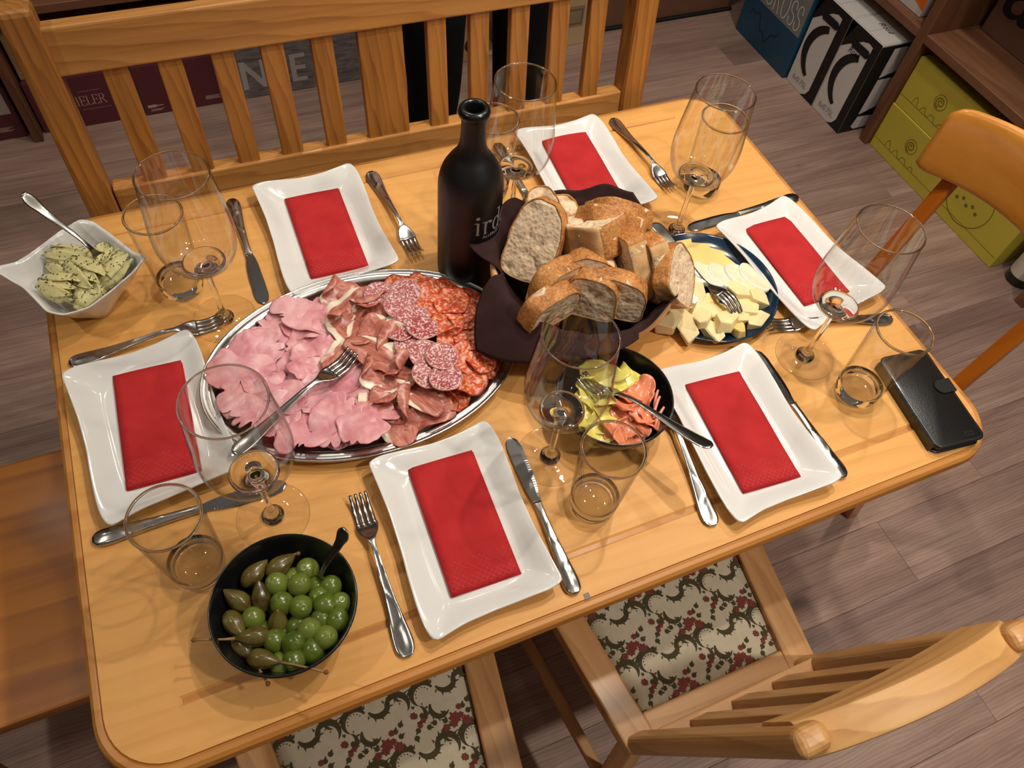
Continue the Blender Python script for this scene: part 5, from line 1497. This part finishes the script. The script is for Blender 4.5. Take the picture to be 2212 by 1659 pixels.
put_copies(pros, [(*inside(x, y, .026), z, a, R_.uniform(-.2, .2), R_.uniform(-.2, .2)) for x, y, z, a in PP], ['folded cured ham slice with white fat edge, %s from the back of its row' % q_ for q_ in ORD + ['twelfth', 'thirteenth', 'fourteenth']], 'cured ham slice', 'cured ham slices')
sal = [sheet('salami_slice', .0215, .0208, 71 + k, .0010, .025, None, 'sal', cup=.0010) for k in range(3)]
SP = [(-.004, .812, .036), (.030, .806, .037), (.014, .784, .041), (.026, .760, .039), (.003, .744, .041), (.030, .736, .043), (.008, .716, .042), (.020, .694, .044), (.038, .682, .047), (.014, .664, .043), (.032, .650, .046)]
put_copies(sal, [(x, y, z, R_.uniform(0, 6), R_.uniform(-.16, .10), R_.uniform(-.16, .16)) for x, y, z in SP], ['round marbled salami slice, %s from the bottle end of the salami row' % q_ for q_ in ORD], 'salami slice', 'salami slices')
cho = [sheet('chorizo_slice', .0255, .0245, 81, .0024, .03, None, 'cho', 0, 14, 60, .0024), sheet('chorizo_slice', .0260, .0245, 82, .0034, .03, None, 'cho', .003, 14, 60, .0030), sheet('chorizo_slice', .0245, .0240, 83, .0026, .04, (.0090, .004), 'cho', 0, 14, 60, .0014), sheet('chorizo_slice', .0250, .0245, 84, .0036, .03, None, 'cho', .002, 14, 60, .0030)]
CP = [(.030, .836, .022), (.058, .826, .026), (.080, .800, .026), (.052, .796, .030), (.048, .768, .034), (.078, .772, .034), (.104, .770, .028), (.060, .738, .036), (.086, .742, .036), (.112, .738, .030), (.056, .706, .038), (.082, .708, .036), (.108, .704, .030), (.066, .678, .034), (.092, .672, .032), (.056, .648, .030), (.076, .640, .026), (.044, .624, .024), (.024, .622, .024), (.118, .660, .022)]
put_copies(cho, [(*inside(x + .006, y, .024), z - .003, R_.uniform(0, 6), R_.uniform(-.3, .3), R_.uniform(-.3, .3)) for x, y, z in CP], 'curled red chorizo slice at the right of the steel platter', 'chorizo slice', 'chorizo slices')

# ------------------------------------------------------------------ blue cheese plate
CPc = (.452, .697)
v, f = lathe([(0, .0035), (.070, .0035), (.082, .0050), (.094, .0110), (.1015, .0165), (.1035, .0178), (.1045, .0170), (.1035, .0150), (.090, .0065), (.075, .0010), (.070, 0), (0, 0)], 72)
o = fix_normals(mk('cheese_plate', v, f, plain('dark_blue_glaze', '#12283f', .14, coat=.5), loc=(CPc[0], CPc[1], T + .0002)))
props(o, 'dark blue round plate of cheeses right of the bread basket', 'plate')
M_CH1 = plain('yellow_cheese', '#e0c478', .42, var=.05, vscale=30, sss=.15)
M_CH2 = plain('creamy_cheese', '#ece0c0', .32, var=.05, vscale=60, bump=.3, bscale=160, sss=.15, coat=.2)
M_CH3 = plain('soft_cheese', '#e4d09a', .45, var=.06, vscale=40, bump=.2, bscale=120, sss=.15)
M_RIND = plain('white_rind', '#eeeae0', .75, var=.04, vscale=60, bump=.4, bscale=260)
M_RIND2 = plain('peach_rind', '#dcb88c', .7, var=.10, vscale=60)
def prism(name, pts, z0, z1, mat, parent=None, mats=None, side=None, b=.0012, jig=0.0, seed=0):
    """bevelled slab over a polygon outline (local xy)."""
    bm = bmesh.new(); r = random.Random(seed)
    lo = [bm.verts.new((x, y, z0)) for x, y in pts]; hi = [bm.verts.new((x + r.uniform(-jig, jig), y + r.uniform(-jig, jig), z1 + r.uniform(-jig, jig))) for x, y in pts]
    bm.faces.new(lo[::-1]); bm.faces.new(hi); n = len(pts)
    for k in range(n):
        q = bm.faces.new((lo[k], lo[(k + 1) % n], hi[(k + 1) % n], hi[k]))
        if side and k in side: q.material_index = 1
    if b: bmesh.ops.bevel(bm, geom=list(bm.edges), offset=b, segments=2, affect='EDGES', profile=.6)
    bm.normal_update()
    me = bpy.data.meshes.new(name)
    for m in (mats or [mat]): me.materials.append(m)
    bm.to_mesh(me); bm.free()
    for p in me.polygons: p.use_smooth = False
    o = bpy.data.objects.new(name, me); link(o, parent)
    return o
YS = [[(.428, .786), (.432, .738), (.449, .733), (.474, .784)], [(.466, .781), (.448, .738), (.470, .730), (.499, .767)], [(.494, .765), (.470, .732), (.490, .722), (.515, .746)], [(.511, .747), (.488, .724), (.502, .712), (.519, .722)]]
for i, q in enumerate(YS):
    c = np.mean(q, 0); o = prism('hard_cheese_slice', [(x - c[0], y - c[1]) for x, y in q], 0, .0042, M_CH1, b=.0006)
    put(o, c[0], c[1], .0085 + .0032 * (3 - i), rx=-.05, ry=.03, lab=['left end', 'second', 'third', 'right end'][i] + ' yellow hard cheese slice of the fan at the back of the blue plate', cat='cheese', grp='yellow hard cheese slices')
BRp = [(.432, .722), (.446, .716), (.461, .710), (.481, .701), (.506, .694), (.526, .686)]
for i, (x, y) in enumerate(BRp):
    th = thing('soft_cheese_round', ['left end', 'second', 'third', 'fourth', 'fifth', 'right end'][i] + ' slice of the creamy white goat cheese row on the blue plate', 'cheese', (x, y, T + .0165 + .0012 * (5 - i)), .5 - i * .12, 'creamy white cheese slices')
    th.rotation_euler = (-.10, .30, .4 - i * .10)
    P0 = [(.022 * (1 + .05 * math.sin(3 * a + i)) * math.cos(a), .029 * (1 + .06 * math.sin(2 * a + i * 2)) * math.sin(a)) for a in np.linspace(0, 2 * PI, 29)[:-1]]
    prism('paste', [(p[0] * .93, p[1] * .95) for p in P0], -.003, .0046, M_CH2, th, b=.0014)
    rv = []; 
    for s, z in ((.93, -.0032), (1.0, -.0030), (1.015, .0), (1.0, .0040), (.94, .0043)): rv += [(p[0] * s, p[1] * s, z) for p in P0]
    fix_normals(mk('rind', rv, grid_faces(5, 28, 0, True), M_RIND, th))
def chunk(x, y, z, w, d, h, rz, lab, mats, side, seed, grp, n=5, top=False):
    r = random.Random(seed)
    w *= 1.15; d *= 1.15
    pts = [(w / 2 * math.cos(2 * PI * k / n + .4) * r.uniform(.85, 1.2), d / 2 * math.sin(2 * PI * k / n + .4) * r.uniform(.85, 1.2)) for k in range(n)]
    o = prism('cheese_piece', pts, 0, h, None, mats=mats, side=side, b=.0022, jig=.0036, seed=seed)
    if top:
        for p in o.data.polygons:
            if p.normal.z > .8: p.material_index = 1
    put(o, x, y, z, rz, r.uniform(-.32, .32), r.uniform(-.32, .32), lab=lab, cat='cheese', grp=grp)
G1, G2, G3 = 'rinded soft cheese pieces', 'broken hard cheese chunks', 'brie wedges'
for i, (x, y, w, d, rz, lab) in enumerate([(.488, .668, .040, .030, -.4, 'flat pale yellow cheese piece leaning by the goat cheese row'), (.508, .654, .034, .028, -.5, 'peach-rinded cheese piece at the right rim of the blue plate'), (.478, .642, .044, .032, -.6, 'large pale yellow cheese piece under the serving fork tines'), (.490, .619, .034, .026, .5, 'peach-rinded cheese piece nearest the lower right rim of the blue plate')]):
    chunk(x, y, .008 + (.004 if i == 0 else 0), w, d, .015, rz, lab, [M_CH3, M_RIND2], (0, 4), 120 + i, G1, 5)
for i, (x, y, z) in enumerate([(.434, .668, .018), (.404, .640, .020), (.420, .652, .012), (.436, .646, .016), (.414, .622, .010), (.434, .622, .016), (.452, .610, .010), (.456, .632, .012), (.424, .680, .010)]):
    chunk(x, y, z, .029 + .005 * (i % 3), .021 + .004 * (i % 2), .011 + .004 * (i % 3), i * 1.3, 'irregular pale yellow hard cheese chunk in the front pile on the blue plate', [M_CH1 if i % 3 == 0 else M_CH3, M_RIND], None, 140 + i, G2, 6)
for i, (x, y, w, d, rz, lab) in enumerate([(.368, .658, .040, .030, .4, 'square brie piece at the left rim of the blue plate'), (.392, .676, .034, .020, -.9, 'brie wedge with white rind next to the bread crumb'), (.408, .676, .036, .020, -.9, 'brie wedge with white rind behind the cheese chunks'), (.390, .640, .042, .024, 1.2, 'brie wedge standing with its white rind towards the left')]):
    chunk(x, y, .007, w, d, .022, rz, lab, [M_CH3, M_RIND], (1, 2), 160 + i, G3, 5, i in (1, 2))

# ------------------------------------------------------------------ black bowls: pickles and olives
M_BB = plain('black_bowl_glaze', '#0e0f10', .30, coat=.2)
def black_bowl(label, x, y):
    v, f = lathe(smooth_prof([(0, .0075), (.030, .0080), (.046, .0135), (.060, .0290), (.0690, .0480), (.0715, .0560)], 22) + smooth_prof([(.0725, .0572), (.0738, .0560), (.0735, .0520), (.0640, .0290), (.0500, .0100), (.0360, .0020), (.0335, 0)], 18) + [(0, 0)], 64)
    o = fix_normals(mk('black_bowl', v, f, M_BB, loc=(x, y, T + .0002)))
    return props(o, label, 'bowl', 'black stoneware bowls')
black_bowl('black bowl of yellow and orange pickles next to the front wine glass', .219, .552)
black_bowl('black bowl of olives and caper berries at the left front', -.217, .441)
M_PY = plain('yellow_pickle', '#dccf68', .30, var=.16, vscale=45, sss=.2, coat=.3)
M_PO = plain('orange_pickle', '#e08562', .30, var=.12, vscale=60, sss=.2, coat=.3)
M_PP = plain('pink_pickle_strip', '#d88a78', .32, var=.10, vscale=60, coat=.3)
MM['py'] = M_PY; MM['po'] = M_PO
yp = [sheet('yellow_pickle_piece', .032, .020, 201, .0040, .12, None, 'py', cup=.004), sheet('yellow_pickle_piece', .030, .018, 202, .0045, .14, (.006, .004), 'py'), sheet('yellow_pickle_piece', .034, .016, 203, .0040, .12, (.008, .012), 'py')]
YP = [(.000, .034, .044, 2.2, -.3), (.026, .024, .044, 2.2, -.2), (-.022, .018, .040, 1.6, .2), (-.036, .004, .036, .8, .3), (-.014, -.008, .042, 1.9, .2), (-.038, -.018, .036, 2.4, .2), (-.026, -.028, .034, .5, .2)]
put_copies(yp, [(.219 + x, .552 + y, z, a, r, 0) for x, y, z, a, r in YP], 'pale yellow pickled vegetable piece in the left half of the pickle bowl', 'pickle', 'yellow pickle pieces')
op2 = [sheet('orange_pickle_slice', .0165, .0135, 211, .0022, .05, None, 'po', cup=.0015), sheet('orange_pickle_slice', .0150, .0125, 212, .0026, .06, (.006, .004), 'po')]
for o_ in op2 + yp: o_.modifiers['thick'].thickness = .0020
OP = [(.046, .002, .044), (.038, -.014, .046), (.019, .004, .042), (.030, -.004, .045), (.004, -.022, .040), (.020, -.030, .044), (.012, -.048, .040), (-.022, -.034, .042), (-.020, -.046, .040), (.030, -.036, .040), (.008, -.012, .042), (-.006, -.042, .044), (.034, -.046, .038), (.002, -.056, .038), (-.014, -.052, .042)]
put_copies(op2, [(.219 + x, .552 + y, z, R_.uniform(0, 6), R_.uniform(-.5, .5), R_.uniform(-.5, .5)) for x, y, z in OP], 'orange pickled vegetable slice in the right half of the pickle bowl', 'pickle', 'orange pickle slices')
for i, (x, y, a) in enumerate([(.044, -.030, .95), (.040, -.044, .8), (.048, -.022, 1.1)]):
    v, f = tube([(-.014, 0, -.002), (-.004, .001, .0), (.006, .0, .003), (.014, -.002, .008)], [.0016, .0022, .0022, .0014], 8)
    o = mk('pickle_strip', v, f, M_PP); put(o, .219 + x, .552 + y, .044, a, 0, 0, 'thin pink pickle strip at the right rim of the pickle bowl', 'pickle', 'pink pickle strips')

def olive_mat(nm, a, b, c):
    t = NT(nm); oi = t.n('ShaderNodeObjectInfo'); nz = t.n('ShaderNodeTexNoise', Scale=90.0, Detail=3.0); t.l(t.coord(rnd=True), nz.inputs['Vector'])
    m = t.mix(t.ramp(nz.outputs[0], [(.4, (0, 0, 0, 1)), (.75, (.35, .35, .35, 1))]), t.ramp(oi.outputs['Random'], [(0, C(a)), (.5, C(b)), (1, C(c))]), C('#7f8440'))
    t.l(m, t.b.inputs['Base Color']); t.b.inputs['Roughness'].default_value = .26; t.b.inputs['Coat Weight'].default_value = .3
    t.b.inputs['Subsurface Weight'].default_value = .12; t.b.inputs['Subsurface Scale'].default_value = .004
    return t.m
M_OL = olive_mat('green_olive', '#3f5010', '#4f6118', '#66732e'); M_CAP = olive_mat('caper_berry', '#3a2c10', '#4a3816', '#5a4a1e')
v, f = lathe([(0, .0126), (.0016, .0127), (.0032, .0134)] + [(.0121 * math.sin(a), .0136 * math.cos(a)) for a in np.linspace(.32, PI - .01, 20)] + [(0, -.0136)], 28)
ol0 = mk('green_olive', v, f, M_OL)
OLV = [(.03, .034), (-.003, .027), (.018, .018), (.035, 0), (.047, .006), (-.003, .005), (.014, -.005), (.052, -.015), (-.034, .002), (.030, -.024), (.048, -.034), (-.018, -.028), (.016, -.031), (-.001, -.039), (.031, -.048), (-.005, -.058), (.015, -.056), (.038, -.012), (.005, -.020), (-.019, -.050), (.034, .014), (.014, .031)]
i0 = 0
for i, (x, y) in enumerate(OLV):
    o = ol0 if i == 0 else copy_tree(ol0)
    rr_ = math.hypot(x, y)
    z = .033 + (.006 if i in (1, 2, 5, 6, 12, 13, 14, 17) else (-.006 if i in (17, 18, 19, 20, 21) else 0)) + max(0, rr_ - .052) * .5
    k = min(1, .054 / max(rr_, 1e-6))
    put(o, -.217 + x * k, .441 + y * k, z, R_.uniform(0, 6), R_.uniform(-1, 1), R_.uniform(-.8, .8), 'smooth round green olive in the black olive bowl', 'olive', 'green olives')
olv_low = [(-.03, -.01), (-.01, .012), (.012, .012), (.03, -.01), (.012, -.018), (-.012, -.022), (.026, .02), (.036, -.028), (.008, -.04)]
for x, y in olv_low:
    o = copy_tree(ol0); put(o, -.217 + x, .441 + y, .0205, R_.uniform(0, 6), R_.uniform(-1, 1), R_.uniform(-.8, .8), 'smooth round green olive in the black olive bowl', 'olive', 'green olives')
o = bpy.data.objects.get('green_olive.014')
v, f = tube([(0, 0, .012), (.001, 0, .017), (.003, .001, .022)], [.0008, .0007, .0009], 6)
# caper berries
V = []; n = 30; rows = 22
for i in range(rows):
    t = i / (rows - 1); zz = -.0165 + .036 * t; r = .0116 * math.sin(PI * min(1, (t * .98 + .01)) ** .86) ** .75 * (1 - .28 * t)
    for k in range(n):
        a = 2 * PI * k / n; rr_ = r * (1 + .035 * math.cos(a * 7)); V.append((rr_ * math.cos(a), rr_ * math.sin(a), zz))
F = grid_faces(rows, n, 0, True) + [tuple(range(n))[::-1], tuple(range((rows - 1) * n, rows * n))]
def caper(x, y, z, d, stem, lab):
    th = thing('caper_berry', lab, 'caper berry', (-.217 + x, .441 + y, T + z), 0, 'caper berries')
    D = Vector(d).normalized(); th.rotation_euler = D.to_track_quat('Z', 'X').to_euler()
    b_ = bpy.data.objects.new('berry', caper.me) if caper.me else mk('berry', V, F, M_CAP)
    if caper.me: link(b_, th)
    else: b_.parent = th; caper.me = b_.data
    if stem:
        L = stem; pts = [(0, 0, .018), (.0005, .0, .018 + L * .3), (.0015, .001, .018 + L * .65), (.001, .002, .018 + L)]
        v, f = tube(pts, [.0018, .0012, .0012, .0014], 8); s_ = mk('stem', v, f, plain('caper_stem', '#8a6a3e', .6, var=.15, vscale=80), th)
        v, f = lathe([(0, -.003), (.0022, -.001), (.0024, .001), (0, .003)], 8); mk('stem_end', xf(v, pts[-1]), f, plain('caper_stem_end', '#6e4a28', .7), s_)
caper.me = None
caper(-.023, .046, .038, (.9, .5, .2), 0, 'split brown caper berry at the upper left of the olive bowl')
caper(.004, .045, .040, (.9, .3, .1), .004, 'pointed caper berry lying at the back rim of the olive bowl')
caper(-.043, .024, .038, (-.5, .6, .3), 0, 'yellow-brown caper berry at the left of the olive bowl')
caper(-.021, .018, .040, (.1, .6, .6), 0, 'caper berry with a pale tip beside the yellow-brown one')
caper(-.052, .002, .038, (.3, -.9, .1), 0, 'olive-brown caper berry against the left rim of the bowl')
caper(-.012, -.010, .032, (.2, .3, .8), 0, 'caper berry sunk between olives in the middle of the bowl')
caper(-.036, -.019, .041, (-.98, .22, .18), .038, 'caper berry with its long stem pointing over the left rim')
caper(-.034, -.043, .040, (.84, -.55, .22), .052, 'large caper berry with its long stem pointing over the front rim')
caper(-.050, -.020, .030, (.35, -.9, .25), .036, 'dark caper berry with stem in the left front of the bowl')

# ------------------------------------------------------------------ artichoke bowl
AC = np.array((-.362, .960))
RIM = [(-.456, .979), (-.430, .991), (-.411, 1.002), (-.372, 1.033), (-.346, 1.042), (-.329, 1.032), (-.314, 1.008), (-.292, .968), (-.274, .945), (-.292, .931), (-.326, .904), (-.353, .886), (-.382, .880), (-.400, .894), (-.412, .920), (-.424, .945), (-.440, .964)]
ab = thing('serving_bowl', 'white leaf-shaped porcelain bowl of artichokes at the left back corner', 'bowl', (AC[0], AC[1], T + .0002))
n = 96; rim = resample([(x - AC[0], y - AC[1]) for x, y in RIM], n)
for _ in range(2): rim = (np.roll(rim, 1, 0) + 4 * rim + np.roll(rim, -1, 0)) / 6
dst = np.linalg.norm(rim, axis=1); tip = np.clip((dst - .074) / .024, 0, 1)
ang = np.arctan2(rim[:, 1], rim[:, 0])
bas = np.c_[np.cos(ang), np.sin(ang)] * (((np.abs(np.cos(ang + .5)) ** 4 + np.abs(np.sin(ang + .5)) ** 4) ** -.25) * .036)[:, None]
zr = .060 + .012 * tip
seq = [np.c_[bas * .96, np.zeros(n)], np.c_[bas * 1.04, np.full(n, .003)], np.c_[bas * .45 + rim * .53, zr * .46], np.c_[bas * .12 + rim * .86, zr * .82], np.c_[rim * 1.0, zr - .0022], np.c_[rim * 1.004, zr - .0008], np.c_[rim * .985, zr], np.c_[rim * .93, zr * .93], np.c_[rim * .80 + bas * .10, zr * .74], np.c_[rim * .50 + bas * .40, zr * .40], np.c_[bas * .95, np.full(n, .011)], np.c_[bas * .5, np.full(n, .008)]]
V = np.vstack(seq); F = grid_faces(len(seq), n, 0, True) + [tuple(range(n))[::-1], tuple(range((len(seq) - 1) * n, len(seq) * n))]
fix_normals(mk('bowl', V, F, M_WHITE, ab))
def arti_mat():
    t = NT('marinated_artichoke')
    nz = t.n('ShaderNodeTexNoise', Scale=9.0, Detail=6.0, Distortion=.6); t.l(t.coord((1, 5, 1), kind='UV', rnd=True), nz.inputs['Vector'])
    t.l(t.ramp(nz.outputs[0], [(.28, C('#a5944a')), (.42, C('#cbbd78')), (.56, C('#ddd49c')), (.8, C('#e9e3be'))]), t.b.inputs['Base Color'])
    t.b.inputs['Roughness'].default_value = .30; t.b.inputs['Subsurface Weight'].default_value = .15; t.b.inputs['Subsurface Scale'].default_value = .005; t.b.inputs['Coat Weight'].default_value = .3
    t.bump(nz.outputs[0], .4, .0015)
    return t.m
MM['art'] = arti_mat(); M_HERB = plain('dried_herbs', '#4a4320', .8)
def artichoke(x, y, z, rz, tilt, sc, seed, lab):
    th = thing('artichoke_piece', lab, 'artichoke', (x, y, T + z), 0, 'marinated artichoke pieces')
    th.rotation_euler = (tilt, .15 * math.sin(seed), rz); th.scale = (sc * 1.12,) * 3
    V = []; n = 18; rows = 14
    for i in range(rows):
        t = i / (rows - 1); xx = -.020 + .034 * t; r = .0115 * math.sin(PI * (.08 + .86 * t)) ** .8
        for k in range(n):
            a = 2 * PI * k / n; V.append((xx, r * math.cos(a) * 1.1, r * math.sin(a) * .8))
    V = np.array(V); V += (.0012 * vnoise(V * 320, seed))[:, None]
    uv = np.c_[V[:, 0] * 25 + .5, V[:, 1] * 25 + .5]
    mk('heart', V, grid_faces(rows, n, 0, True) + [tuple(range(n))[::-1], tuple(range((rows - 1) * n, rows * n))], MM['art'], th, uv=uv)
    r = np.random.default_rng(seed); HV = []; HF = []
    for q in range(5):
        V = []; U_ = []; nx, ny = 10, 7
        ph_ = -1.1 + .55 * q
        for i in range(nx):
            t = i / (nx - 1); xx = -.016 + .046 * t; w = .0095 * math.sin(PI * (.15 + .83 * t)) ** .7 * (1 - .35 * t); rr_ = .0112 * math.sin(PI * (.15 + .6 * t)) + .0018 + .003 * t * (q % 2)
            for j in range(ny):
                u = -1 + 2 * j / (ny - 1); a = ph_ + u * .62 * (w / .0095)
                V.append((xx, rr_ * math.sin(a) * 1.15, rr_ * math.cos(a) * .95 - .002 * (1 - u * u) * t)); U_.append((t, j / (ny - 1)))
        V = np.array(V) + (.0007 * vnoise(np.array(V) * 400, seed + q))[:, None]
        lf = mk('leaf', V, grid_faces(nx, ny), MM['art'], th, uv=U_); md = lf.modifiers.new('thick', 'SOLIDIFY'); md.thickness = .0011
        for _ in range(16):
            p = V[r.integers(0, len(V))]; o = len(HV); a = r.uniform(0, 6.28); L, w = r.uniform(.0006, .0017), r.uniform(.0003, .0006)
            c_, s_ = math.cos(a), math.sin(a); zz = p[2] * 1.0 + .0011
            for dx, dy in ((-L, -w), (L, -w), (L, w), (-L, w)): HV.append((p[0] + dx * c_ - dy * s_, p[1] * 1.06 + dx * s_ + dy * c_, zz + .0004))
            HF.append((o, o + 1, o + 2, o + 3))
    mk('herb_flecks', HV, HF, M_HERB, th, smooth=False)['kind'] = 'stuff'
for a in [(-.362, .990, .046, 2.75, .2, 1.05, 1, 'artichoke piece with stem end pointing left at the back of the white bowl'), (-.372, .972, .042, 2.2, -.3, .95, 2, 'curled artichoke piece in the middle of the white bowl'), (-.356, .958, .050, -1.0, .2, 1.25, 3, 'largest artichoke heart on top of the pile in the white bowl'), (-.390, .946, .046, -.7, .2, 1.15, 4, 'artichoke piece at the lower left rim of the white bowl'), (-.328, .944, .046, .6, -.2, 1.1, 5, 'yellow artichoke piece at the right of the white bowl'), (-.358, .922, .042, .9, .3, .95, 6, 'small artichoke piece at the front corner of the white bowl'), (-.334, .976, .044, 1.2, .5, .8, 7, 'upright artichoke leaf piece beside the spoon'), (-.376, .952, .030, 1.6, 0, 1.2, 8, 'artichoke piece at the bottom of the pile in the white bowl')]:
    artichoke(*a)
